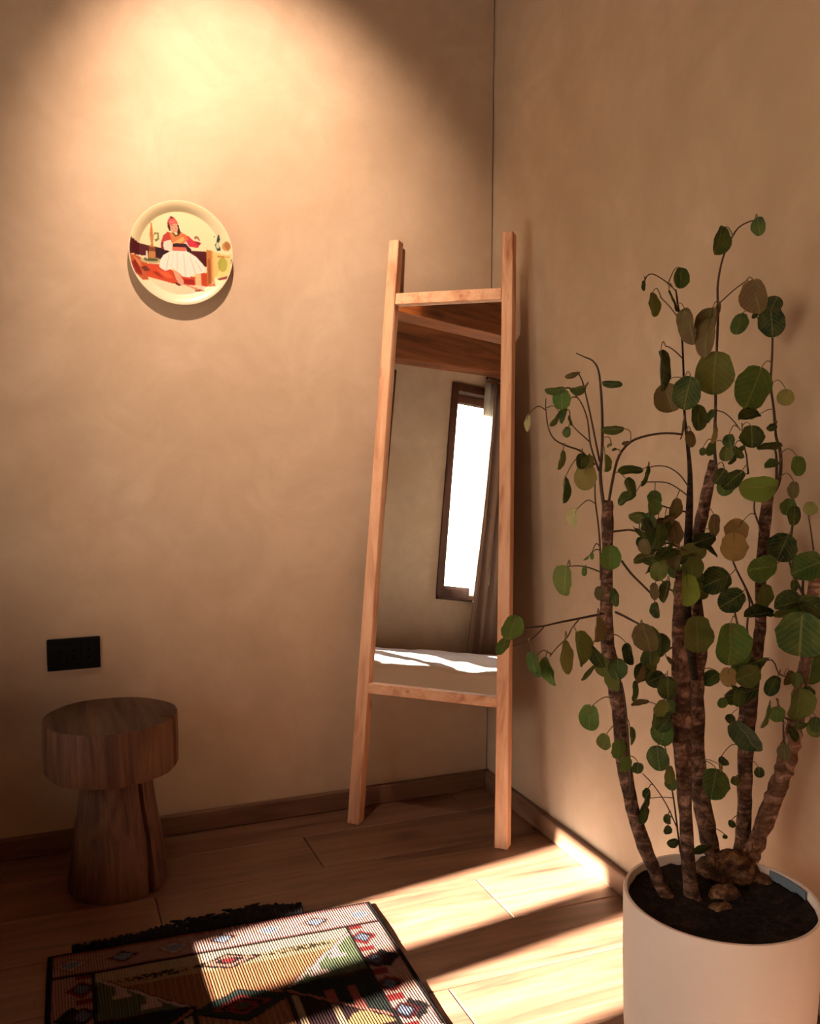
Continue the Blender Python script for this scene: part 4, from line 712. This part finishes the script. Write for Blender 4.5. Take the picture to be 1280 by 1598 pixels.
gl = MB(); gl.hexa([mp(-hx(u0), u0, -.026), mp(hx(u0), u0, -.026), mp(hx(u1), u1, -.026), mp(-hx(u1), u1, -.026), mp(-hx(u0), u0, -.0192), mp(hx(u0), u0, -.0192), mp(hx(u1), u1, -.0192), mp(-hx(u1), u1, -.0192)])
gl.build('backing_board', M_brown, mir)

# ------------------------------------------------------------------ log stool
SX, SY = -1.024, -.215
st = thing('log_stool', 'mushroom shaped log stool with a thick round seat, near the black socket', 'stool', (SX, SY, 0))
def crack(tc, wd, dp):
    def f(t, z, r):
        dd = abs((t-tc+math.pi) % (2*math.pi)-math.pi)
        k = 1+.012*math.sin(3*t+1)+.008*math.sin(7*t)
        return k*(1-dp*max(0, 1-dd/wd)) if dd < wd else k
    return f
ZT, ZB, RS = .379, .264, .1415
cr1 = crack(math.radians(-25), .06, .32); N_ = 256
b = MB(); b.k = 0
b.lathe([(RS*.97, ZB), (RS, ZB+.006), (RS*1.005, (ZB+ZT)/2), (RS, ZT-.005), (RS*.985, ZT)], N_, (SX, SY, 0), cr1)
b.k = 1; b.lathe([(RS*.985, ZT), (RS*.6, ZT), (RS*.3, ZT), (.0001, ZT)], N_, (SX, SY, 0), cr1)
b.lathe([(.0001, ZB), (RS*.97, ZB)], N_, (SX, SY, 0), cr1)
b.build('seat', [M_stool_side, M_stool_top], st, smooth=True, origin=(SX, SY, ZB))
def cr2(t, z, r):
    tc = math.radians(-52)+.25*(z-.15)+.05*math.sin(z*18); dd = abs((t-tc+math.pi) % (2*math.pi)-math.pi)
    k = 1+.02*math.sin(2*t+.6)+.012*math.sin(5*t+z*6)
    w = .055+.12*max(0, .1-z)
    return k*(1-.35*max(0, 1-dd/w)) if dd < w else k
b = MB(); b.lathe([(.0001, 0), (.103, 0), (.106, .008), (.100, .06), (.092, .12), (.083, .17), (.076, .23), (.073, ZB), (.0001, ZB)], N_, (SX+.008, SY, 0), cr2)
b.build('pedestal', M_stool_side, st, smooth=True, origin=(SX, SY, 0))

# ------------------------------------------------------------------ socket
sx0, sx1, sz0, sz1 = -1.148, -1.0295, .4355, .5105
so = thing('wall_socket', 'black rectangular socket plate on the left wall above the log stool', 'socket', ((sx0+sx1)/2, 0, sz0))
b = MB(); b.box((sx0, -.008, sz0), (sx1, 0, sz1)); b.build('plate', M_black, so, bevel=.003)
w = (sx1-sx0-.02)/3
for i in range(3):
    xa = sx0+.01+i*w
    b = MB(); b.box((xa+.001, -.0105, sz0+.012), (xa+w-.001, -.008, sz1-.012)); m_ = b.build('module', M_black, so, bevel=.0015)
    b = MB()
    for dz in (-.009, .009): b.tube([(xa+w/2, -.0108, (sz0+sz1)/2+dz), (xa+w/2, -.0104, (sz0+sz1)/2+dz)], [.003, .003], 10)
    b.build('pin_hole', M_black2, m_)

# ------------------------------------------------------------------ printing helper: polygons into a colour attribute
def inside(x, y, P):
    c = False; n = len(P); j = n-1
    for i in range(n):
        xi, yi = P[i]; xj, yj = P[j]
        if (yi > y) != (yj > y) and x < (xj-xi)*(y-yi)/(yj-yi)+xi: c = not c
        j = i
    return c
def paint(me, fn):
    ca = me.color_attributes.new('print', 'FLOAT_COLOR', 'POINT'); buf = []
    for v in me.vertices: buf += list(fn(v.co))
    ca.data.foreach_set('color', buf)
class Poly:
    def __init__(s, pts, col): s.p = pts; s.c = tuple(q*.58 for q in srgb(*col)[:3])+(1,); xs = [q[0] for q in pts]; ys = [q[1] for q in pts]; s.b = (min(xs), max(xs), min(ys), max(ys))
    def has(s, x, y): return s.b[0] <= x <= s.b[1] and s.b[2] <= y <= s.b[3] and inside(x, y, s.p)
def ell(cx, cy, a, c, col, n=20, hole=None):
    return Poly([(cx+a*math.cos(2*math.pi*i/n), cy+c*math.sin(2*math.pi*i/n)) for i in range(n)], col)

# ------------------------------------------------------------------ decorative plate
PX, PZ, PR = -.826, 1.412, .120
SC = [Poly([(100, 860), (400, 880), (1000, 905), (1180, 800), (1180, 1200), (100, 1200)], (246, 232, 196)),
 Poly([(100, 462), (150, 478), (220, 522), (330, 548), (450, 562), (540, 592), (760, 570), (905, 568), (905, 720), (430, 705), (300, 650), (100, 640)], (84, 18, 28)),
 Poly([(100, 635), (250, 662), (320, 722), (430, 722), (600, 795), (760, 825), (850, 780), (960, 780), (972, 908), (900, 912), (640, 908), (560, 902), (330, 852), (270, 892), (150, 790), (100, 740)], (214, 78, 44)),
 Poly([(100, 635), (230, 662), (300, 780), (325, 880), (268, 892), (150, 790), (100, 720)], (196, 96, 58)),
 Poly([(150, 720), (200, 700), (250, 790), (262, 850), (200, 820)], (150, 44, 34)), Poly([(175, 660), (240, 690), (262, 760), (230, 740)], (228, 140, 90)),
 Poly([(250, 762), (300, 740), (345, 790), (290, 800)], (120, 50, 30)), Poly([(400, 770), (520, 800), (560, 850), (500, 850)], (236, 106, 64)), Poly([(360, 800), (400, 790), (470, 852), (420, 842)], (170, 54, 32)),
 Poly([(660, 850), (760, 850), (770, 900), (670, 900)], (170, 40, 34)), Poly([(850, 800), (900, 800), (890, 900), (850, 900)], (200, 74, 40)),
 ell(350, 690, 104, 30, (196, 180, 130)), ell(350, 682, 70, 18, (90, 96, 60)),
 Poly([(305, 600), (320, 600), (322, 680), (300, 670)], (214, 214, 196)),
 Poly([(338, 440), (385, 440), (372, 520), (395, 620), (392, 668), (330, 668), (328, 610), (352, 520)], (196, 132, 70)), Poly([(352, 330), (365, 330), (376, 440), (342, 440)], (200, 120, 56)),
 Poly([(330, 560), (395, 560), (392, 600), (330, 600)], (128, 70, 40)),
 Poly([(380, 420), (430, 415), (432, 480), (400, 510), (384, 490), (415, 470), (412, 432), (385, 440)], (132, 130, 84)),
 Poly([(395, 565), (500, 570), (520, 600), (450, 660), (400, 650)], (44, 12, 24)),
 Poly([(558, 760), (612, 790), (640, 830), (662, 890), (620, 915), (586, 850)], (232, 172, 140)), Poly([(612, 850), (662, 860), (664, 905), (640, 920), (606, 890)], (238, 170, 140)),
 Poly([(772, 780), (832, 780), (836, 910), (782, 912)], (240, 200, 146)), Poly([(770, 905), (836, 905), (840, 930), (770, 935)], (244, 222, 190)),
 Poly([(765, 950), (830, 944), (872, 946), (850, 966), (780, 968)], (150, 72, 46)), Poly([(650, 902), (660, 896), (830, 944), (790, 956)], (226, 150, 120)), Poly([(560, 895), (600, 890), (640, 912), (620, 925)], (110, 36, 28)),
 Poly([(428, 745), (440, 680), (470, 630), (540, 588), (610, 574), (700, 576), (790, 628), (850, 690), (892, 748), (850, 782), (770, 800), (720, 832), (650, 826), (600, 775), (560, 752), (490, 782), (450, 765)], (252, 242, 228)),
 Poly([(520, 620), (528, 618), (500, 770), (488, 775)], (232, 208, 186)), Poly([(600, 600), (610, 600), (606, 770), (596, 770)], (234, 214, 196)), Poly([(660, 600), (670, 600), (690, 820), (676, 822)], (236, 214, 200)), Poly([(720, 620), (730, 622), (790, 790), (776, 794)], (234, 212, 194)), Poly([(560, 610), (566, 608), (548, 740), (540, 744)], (240, 224, 206)), Poly([(780, 660), (790, 664), (850, 770), (840, 776)], (228, 206, 190)),
 Poly([(448, 565), (446, 520), (470, 440), (512, 402), (560, 412), (560, 500), (500, 582)], (190, 66, 52)), Poly([(455, 560), (450, 520), (470, 500), (480, 570)], (120, 30, 60)),
 Poly([(476, 500), (545, 476), (562, 560), (520, 578), (484, 584), (470, 540)], (244, 222, 206)),
 Poly([(530, 410), (655, 396), (694, 470), (690, 520), (566, 528)], (214, 130, 72)), Poly([(570, 500), (665, 440), (680, 470), (590, 540)], (232, 176, 108)),
 Poly([(650, 404), (720, 430), (762, 470), (842, 488), (805, 540), (720, 532), (690, 470)], (208, 52, 72)), Poly([(655, 410), (700, 430), (720, 470), (690, 470)], (226, 120, 70)), Poly([(780, 470), (842, 486), (830, 506), (790, 500)], (150, 30, 60)),
 Poly([(668, 500), (700, 490), (722, 540), (712, 560)], (246, 226, 210)), Poly([(560, 520), (600, 505), (690, 505), (745, 560), (742, 590), (700, 584), (690, 548), (560, 552)], (60, 20, 30)),
 Poly([(558, 544), (692, 542), (690, 580), (556, 582)], (216, 112, 92)),
 Poly([(770, 440), (790, 420), (812, 430), (835, 462), (822, 470), (800, 446), (780, 462)], (160, 110, 90)),
 Poly([(512, 300), (536, 330), (552, 392), (528, 392), (514, 350)], (70, 34, 22)), Poly([(606, 320), (622, 330), (642, 402), (622, 432), (604, 440), (596, 380)], (60, 36, 22)),
 ell(578, 364, 36, 48, (238, 168, 136)), Poly([(556, 410), (600, 400), (625, 420), (590, 446)], (96, 76, 40)), Poly([(575, 402), (605, 400), (612, 425), (590, 428)], (240, 214, 160)),
 Poly([(514, 292), (538, 256), (580, 258), (604, 290), (618, 322), (580, 318), (534, 342)], (206, 84, 84)), Poly([(540, 256), (556, 248), (572, 262), (556, 276)], (70, 24, 34)), Poly([(530, 300), (580, 285), (600, 300), (540, 325)], (226, 120, 108)), Poly([(548, 340), (610, 330), (612, 338), (550, 348)], (190, 110, 96)),
 Poly([(556, 366), (570, 364), (570, 370), (556, 372)], (60, 30, 24)), Poly([(588, 360), (602, 360), (602, 366), (588, 367)], (60, 30, 24)), Poly([(570, 392), (592, 390), (590, 396), (572, 398)], (180, 70, 60)),
 Poly([(892, 548), (950, 556), (952, 890), (895, 902)], (196, 122, 62)), Poly([(940, 556), (962, 560), (962, 880), (945, 890)], (226, 170, 100)), Poly([(905, 640), (930, 640), (930, 880), (905, 885)], (166, 90, 44)),
 Poly([(960, 560), (1040, 585), (1140, 590), (1140, 760), (1120, 805), (1000, 832), (960, 810)], (236, 206, 130)), Poly([(1000, 600), (1142, 610), (1142, 625), (1000, 618)], (190, 130, 70)), ell(1050, 690, 44, 74, (176, 170, 74)), Poly([(1120, 600), (1150, 600), (1150, 760), (1120, 800)], (240, 226, 170)),
 Poly([(990, 832), (1080, 806), (1130, 800), (1110, 825), (1010, 852)], (130, 40, 36)), Poly([(1125, 640), (1150, 620), (1152, 760), (1130, 800)], (50, 40, 34)),
 Poly([(1005, 400), (1016, 396), (1030, 440), (1020, 470), (1035, 550), (1000, 556), (975, 500), (995, 466)], (40, 62, 50)), ell(1006, 500, 18, 30, (196, 206, 170)),
 ell(1086, 510, 42, 46, (206, 146, 84)), Poly([(1060, 500), (1090, 462), (1126, 500), (1100, 560)], (176, 116, 60)), Poly([(960, 410), (980, 402), (976, 425)], (90, 100, 70))]
CREAM, CREAM2 = srgb(196, 180, 142), srgb(198, 186, 156)
pl_ = thing('decorative_plate', 'round plate on the left wall printed with a seated figure in a white skirt', 'plate', (PX, 0, PZ))
def plate_col(v):
    x, z = v.x/(PR*S), v.z/(PR*S); X, Y = 640+x*505, 605-z*505; r = math.hypot(x, z)
    if r > .985: return CREAM2
    c = CREAM
    for q in SC:
        if q.has(X, Y): c = q.c
    return c
prof = []
for i in range(90):
    r = i/89; d = .012 if r < .80 else .012+.012*math.sin(math.pi/2*(r-.80)/.2)
    prof.append((max(r, .0005)*PR, d))
b = MB(); vs = []; fs = []; n = 288; m = len(prof)
for j in range(n):
    t = 2*math.pi*j/n
    for r, d in prof: vs.append((PX+r*math.cos(t), -d, PZ+r*math.sin(t)))
for j in range(n):
    for i in range(m-1): fs.append((j*m+i, ((j+1) % n)*m+i, ((j+1) % n)*m+i+1, j*m+i+1))
b.add(vs, fs); face = b.build('printed_face', M_plate, pl_, smooth='all', origin=(PX, 0, PZ)); paint(face.data, plate_col)
b = MB(); vs = []; fs = []; n = 96; pr2 = [(PR, .024), (PR*1.004, .0225), (PR*.99, .019), (PR*.82, .008), (PR*.6, .004), (PR*.55, .0005), (.0005, .0005)]; m = len(pr2)
for j in range(n):
    t = 2*math.pi*j/n
    for r, d in pr2: vs.append((PX+r*math.cos(t), -d, PZ+r*math.sin(t)))
for j in range(n):
    for i in range(m-1): fs.append((j*m+i, j*m+i+1, ((j+1) % n)*m+i+1, ((j+1) % n)*m+i))
b.add(vs, fs); b.build('plate_back', M_back, pl_, smooth='all')

# ------------------------------------------------------------------ rug
RO = Vector((-1.1675, -.4912, 0)); RE = Vector((.99943, -.03374, 0)); RN = Vector((-.03374, -.99943, 0)); RWD = .6365; RLN = 1.15
rug = thing('kilim_rug', 'dark patterned woven rug on the floor between the stool and the sunlit boards', 'rug', RO+RE*RWD/2+RN*RLN/2)
c_ = srgb
def dia(x, y, cx, cy, a, d): return abs(x-cx)/a+abs(y-cy)/d
def step(x, q): return math.floor(x/q)*q
_k = lambda c: (c[0]*.19, c[1]*.17, c[2]*.165, 1)
c_ = lambda *a: _k(srgb(*a))
DK, CR, PK, RD, MR, BL, GN, DG, TN, OR_ = c_(26, 20, 22), c_(236, 214, 180), c_(214, 150, 132), c_(164, 44, 44), c_(88, 24, 32), c_(108, 124, 150), c_(104, 120, 86), c_(30, 42, 36), c_(200, 150, 106), c_(180, 118, 76)
def rug_col(u, v):
    q = .0035; u = step(u, q); v = step(v, q)
    s = abs(u-RWD/2); h = RWD/2
    if s > h-.010 or v < .008 or v > RLN-.008: return DK
    v2 = min(v, RLN-v)
    # side borders: stepped red diamonds with blue hearts on pale pink
    if s > .236 and v2 > .088:
        if s < .243: return DK
        k = (v2-.132)/.083; f = k-round(k); dy = abs(f)*.083
        a = (s-.243)/.058
        d = abs(a-.30)/.42+dy/.024
        if d < .62: return BL if (int(u/q)+int(v/q)) % 3 else c_(150, 162, 178)
        if d < .80: return DK
        if d < 1.15: return MR if round(k) % 2 else RD
        if abs(a-.6)/.5+dy/.034 < 1 and round(k) % 2: return DK
        d2 = abs(f) if True else 0
        if d2 > .40 and a < .5: return RD
        return c_(226, 176, 158)
    # top border
    if v2 < .088:
        if v2 > .081: return DK
        k = (u-.04)/.093; f = k-round(k); du = abs(f)*.093; dy = abs(v2-.046)
        d = du/.036+dy/.026
        if d < .55: return c_(168, 180, 200)
        if d < .72: return DK if round(k) % 2 else c_(236, 226, 214)
        if d < 1.0: return PK
        if dy > .029: return c_(206, 128, 120)
        return c_(226, 180, 166)
    # field
    a = s
    d = dia(u, v2, h, .272, .088, .046)
    if d < .20: return c_(84, 110, 70)
    if d < .34: return RD
    if d < .46: return DK
    if d < .60: return c_(176, 56, 50)
    if d < 1.0: return c_(48, 66, 60)
    if d < 1.07: return DK
    d = dia(u, v2, h, .128, .05, .021)
    if d < .34: return RD
    if d < .62: return DK
    if d < 1: return c_(206, 140, 120)
    if d < 1.3: return DK
    if .120 < v2 < .140 and .06 < a < .2:
        f = (a-.13)/.07
        if abs(v2-.13) < .010*(1-abs(f))+.002 and noise.noise(Vector((u*160, v*160, 0))) > -.1: return c_(58, 56, 34)
    # green triangle and black triangle with stepped pink keys
    if .075 < a < .236:
        t = (a-.082)/(.222-.082)
        top = .249-t*.132; mid = .249-t*.012; low = .262+t*.115
        if top < v2 < mid:
            if v2 < top+.012: return c_(242, 206, 190) if v2 > top+.003 else MR
            for c0 in (.148, .196):
                tt = (c0-.082)/.14; tp = .249-tt*.132
                if abs(a-c0) < .009 and tp < v2 < tp+.040: return c_(244, 208, 194)
                if abs(a-c0) < .017 and tp+.030 < v2 < tp+.042: return c_(244, 208, 194)
            return GN if (int(u/q)) % 2 else c_(128, 142, 104)
        if mid <= v2 < mid+.010: return MR if t > .55 else DG
        if mid <= v2 < low:
            if v2 > low-.008: return c_(206, 128, 110)
            for c0 in (.152, .192):
                if abs(a-c0) < .009 and v2 > .278: return c_(196, 104, 94)
            return DG
        if low <= v2 < .40 and t > -.05:
            if v2 < low+.005: return DK
            for c0 in (.092, .15):
                if abs(a-c0) < .006: return c_(206, 178, 140)
            dd = dia(u, v2, h+(.19 if u > h else -.19), .40, .055, .05)
            if dd < 1: return c_(222, 170, 108)
            return c_(52, 22, 26)
    if v2 < .15: return c_(232, 206, 166) if v2 < .118 else c_(220, 178, 130)
    if .405 < v2: 
        k = (v2-.47)/.15; f = abs(k-round(k))*.15
        d = abs(s)/.20+f/.07
        if d < .3: return RD
        if d < .5: return DK
        if d < .9: return c_(48, 66, 60)
        return c_(52, 22, 26) if s > .12 else TN
    return TN if int(u/q/1.5) % 2 else OR_
NU, NV = 210, 300; b = MB(); vs = []; fs = []
for j in range(NV+1):
    for i in range(NU+1):
        u = RWD*i/NU; v = RLN*j/NV
        w_ = .004*math.sin(v*9)*(u-RWD/2)
        P = RO+RE*(u+w_)+RN*v; z = .0085+.0016*noise.noise(Vector((u*14, v*14, 0)))
        if i in (0, NU) or j in (0, NV): z -= .003
        vs.append((P.x, P.y, z))
fs = [(j*(NU+1)+i, j*(NU+1)+i+1, (j+1)*(NU+1)+i+1, (j+1)*(NU+1)+i) for j in range(NV) for i in range(NU)]
n0 = len(vs); ring = [i for i in range(NU+1)]+[j*(NU+1)+NU for j in range(1, NV+1)]+[NV*(NU+1)+i for i in range(NU-1, -1, -1)]+[j*(NU+1) for j in range(NV-1, 0, -1)]
vs += [(vs[i][0], vs[i][1], .0006) for i in ring]; R_ = len(ring)
fs += [(ring[i], n0+i, n0+(i+1) % R_, ring[(i+1) % R_]) for i in range(R_)]; fs.append(tuple(n0+i for i in range(R_)))
b.add(vs, fs); pile = b.build('woven_field', M_rug, rug, smooth=True, origin=RO)
def rc(co):
    d = Vector((co.x, co.y, 0))/S; return rug_col(d.dot(RE), d.dot(RN))
paint(pile.data, rc)
b = MB()
for i in range(260):
    u = .05+.44*i/260+random.uniform(-.002, .002); 
    lump = .5+.5*noise.noise(Vector((u*17, 3, 0)))
    lump = lump**1.6*1.3+.25*noise.noise(Vector((u*70, 9, 0)))
    L_ = .010+(.035+.075*math.exp(-((u-.37)/.10)**2))*max(0, lump)*min(1, 5*(u-.03))
    p0 = RO+RE*u+RN*.004; sd = random.uniform(-1.2, 1.4)
    pts = [(p0.x, p0.y, .008)]
    for k in range(1, 4):
        P = p0-RN*L_*k/3+RE*L_*sd*(k/3)**1.5*.6; pts.append((P.x, P.y, max(.003, .009+.006*math.sin(k)+random.uniform(-.003, .004)-(k == 3)*.005)))
    b.tube(pts, [.0034, .0042, .0038, .0016], 5)
fr = b.build('fringe', M_fringe, rug, smooth='all'); fr['kind'] = 'stuff'; fr['label'] = 'matted black fringe along the far edge'

# ------------------------------------------------------------------ potted plant
CX_, CY_, PRD, PZT = -.2459, -1.2566, .1406, .320
plant = thing('potted_plant', 'tall many-stemmed plant with round leaves in a pale clay pot by the right wall', 'plant', (CX_, CY_, 0))
b = MB(); b.lathe([(.0005, 0), (PRD*.88, 0), (PRD*.91, .006), (PRD*.96, .12), (PRD*.985, .22), (PRD*.995, PZT-.004), (PRD*.985, PZT), (PRD*.955, PZT), (PRD*.945, PZT-.005), (PRD*.93, PZT-.06), (PRD*.91, PZT-.10), (.0005, PZT-.10)], 96, (CX_, CY_, 0))
b.build('pot', M_pot, plant, smooth=True)
b = MB(); vs = []; fs = []; n, m = 72, 14
for j in range(n):
    for i in range(m):
        r = PRD*.94*(i/(m-1)); t = 2*math.pi*j/n; x, y = CX_+r*math.cos(t), CY_+r*math.sin(t)
        vs.append((x, y, .306+.006*noise.noise(Vector((x*40, y*40, 1)))+.004*noise.noise(Vector((x*110, y*110, 2)))))
for j in range(n):
    for i in range(m-1): fs.append((j*m+i, j*m+i+1, ((j+1) % n)*m+i+1, ((j+1) % n)*m+i))
b.add(vs, fs); b.build('soil', M_soil, plant, smooth='all')
# swollen root crown in front of the knobby stem
def blob(name, c, r, sq, mat, seed):
    bm = bmesh.new(); bmesh.ops.create_icosphere(bm, subdivisions=3, radius=1)
    mb = MB(); bm.verts.ensure_lookup_table()
    vs = []
    for v in bm.verts:
        k = 1+.22*noise.noise(v.co*1.6+Vector((seed, 0, 0)))+.10*noise.noise(v.co*5+Vector((seed, 3, 0)))
        vs.append((c[0]+v.co.x*r*k*sq[0], c[1]+v.co.y*r*k*sq[1], c[2]+v.co.z*r*k*sq[2]))
    mb.add(vs, [tuple(x.index for x in f.verts) for f in bm.faces]); bm.free()
    return mb.build(name, mat, plant, smooth='all')
blob('root_crown', (-.165, -1.185, .306), .037, (1.2, 1, .95), M_root, 1)
blob('root', (-.2215, -1.2357, .300), .022, (1.2, 1, .9), M_root, 5)
blob('root', (-.19, -1.165, .304), .026, (1.1, 1, .8), M_root, 15)
blob('root', (-.25, -1.262, .303), .012, (1.6, 1, .6), M_root, 21)
blob('root', (-.135, -1.215, .300), .018, (1.3, 1, .7), M_knob, 8)
blob('root', (-.255, -1.19, .298), .018, (1, 1.4, .6), M_dark, 11)
# blue-grey strip inside the rim
b = MB(); vs = []; fs = []; K = 10
for q in (0, 1):
    for zz in (.297, .3195):
        for i in range(K+1):
            t = math.radians(-38+34*i/K)+.35; r = PRD*(.925-.012*q); vs.append((CX_+r*math.cos(t), CY_+r*math.sin(t), zz))
m = K+1
for i in range(K):
    fs += [(i, i+1, m+i+1, m+i), (2*m+i, 3*m+i, 3*m+i+1, 2*m+i+1), (m+i, m+i+1, 3*m+i+1, 3*m+i), (i, 2*m+i, 2*m+i+1, i+1)]
fs += [(0, m, 3*m, 2*m), (K, 2*m+K, 3*m+K, m+K)]
b.add(vs, fs); o = b.build('rim_strip', M_strip, plant, smooth=True); o['label'] = 'blue grey strip showing inside the rim'
def resample(pts, n):
    P = [Vector(p) for p in pts]; out = []
    for i in range(len(P)-1):
        p0, p1, p2, p3 = P[max(i-1, 0)], P[i], P[i+1], P[min(i+2, len(P)-1)]
        for k in range(n):
            t = k/n; out.append(.5*((2*p1)+(p2-p0)*t+(2*p0-5*p1+4*p2-p3)*t*t+(3*p1-p0-3*p2+p3)*t**3))
    return out+[P[-1]]
sd = 0
for kind, pts in STEMS:
    sd += 1
    P4 = resample([Vector(p) for p in pts], 6 if kind in ('bark', 'knob') else 3)
    rad = []
    for i, p in enumerate(P4):
        r = p[3]
        if kind == 'knob':
            k_ = .92+.26*abs(math.sin(i*.8+.6*math.sin(i*.7)))
            rad.append(lambda t, i, r=r*k_, s=sd: r*(.90+.30*noise.noise(Vector((math.cos(t)*1.5, math.sin(t)*1.5, i*.7+s)))))
        elif kind == 'bark':
            rad.append(lambda t, i, r=r, s=sd: r*(.94+.20*noise.noise(Vector((math.cos(t)*1.6, math.sin(t)*1.6, i*.45+s*9)))))
        else: rad.append(r)
    b = MB(); b.tube([Vector((p[0], p[1], p[2])) for p in P4], rad, 14 if kind in ('bark', 'knob') else (8 if kind == 'dark' else 6))
    b.build('stem' if kind != 'twig' else 'twig', {'bark': M_bark, 'knob': M_knob, 'dark': M_dark, 'twig': M_twig}[kind], plant, smooth='all', scaled=True)
TINT = dict(g=(.075, .15, .030), d=(.042, .080, .022), v=(.018, .036, .014), o=(.12, .14, .034), y=(.26, .24, .075), Y=(.22, .34, .06), l=(.36, .29, .11), p=(.46, .40, .20), b=(.135, .085, .045), a=(.34, .22, .085), t=(.035, .075, .045))
for q, (base, joint, ax, no, ln, wd, col) in enumerate(LEAVES):
    B, J, A, Nn = Vector(base), Vector(joint), Vector(ax).normalized(), Vector(no).normalized()
    Sd = A.cross(Nn).normalized(); rr = random.Random(q)
    cup = rr.uniform(-.12, .45); droop = rr.uniform(-.1, .5); asym = rr.uniform(-.05, .05); notch = rr.uniform(.0, .07)
    R_, Cn = 11, 7; vs = []; fs = []; uvs = []
    for i in range(R_):
        t = i/(R_-1); tt = .5-.5*math.cos(math.pi*t)
        hw = .5*math.sqrt(max(0, 1-(2*tt-1)**2))**.92*(1+.10*(0.5-tt)); hw = max(hw, .02)
        for j in range(Cn):
            x = (j-3)/3
            yl = tt-notch*abs(x)*(1-tt)*2 if i < 3 else tt
            edge = 1+.14*noise.noise(Vector((q*3.1, i*.7, j*.9)))
            z = cup*abs(x)*hw*wd*1.2-droop*ln*tt*tt*.5+.09*ln*noise.noise(Vector((q*1.7, tt*3, x*2)))
            vs.append(B+A*(yl*ln)+Sd*((x*hw*edge+asym*tt*(1-tt))*wd)+Nn*z); uvs.append((x*hw*2, tt))
    for i in range(R_-1):
        for j in range(Cn-1): fs.append((i*Cn+j, i*Cn+j+1, (i+1)*Cn+j+1, (i+1)*Cn+j))
    b = MB(); b.add(vs, fs)
    o = b.build('leaf', M_leaf, plant, smooth='all', scaled=True, origin=B)
    ul = o.data.uv_layers.new(name='UVMap'); ul.data.foreach_set('uv', [w for lp in o.data.loops for w in uvs[lp.vertex_index]])
    k = rr.uniform(.62, .98); c = TINT[col]; o.color = (c[0]*k*rr.uniform(.92, 1.1), c[1]*k, c[2]*k, 1)
    dist = (J-B).length
    mid = (B+J)/2+Vector((0, 0, dist*.10))-A*min(.006, dist*.1)
    P = resample([J, mid, B, B+A*ln*.3-Nn*.0006], 4)
    b = MB(); b.tube(P, [.0011-.0006*i/len(P) for i in range(len(P))], 5)
    b.build('petiole', M_petiole, o, smooth='all', scaled=True)
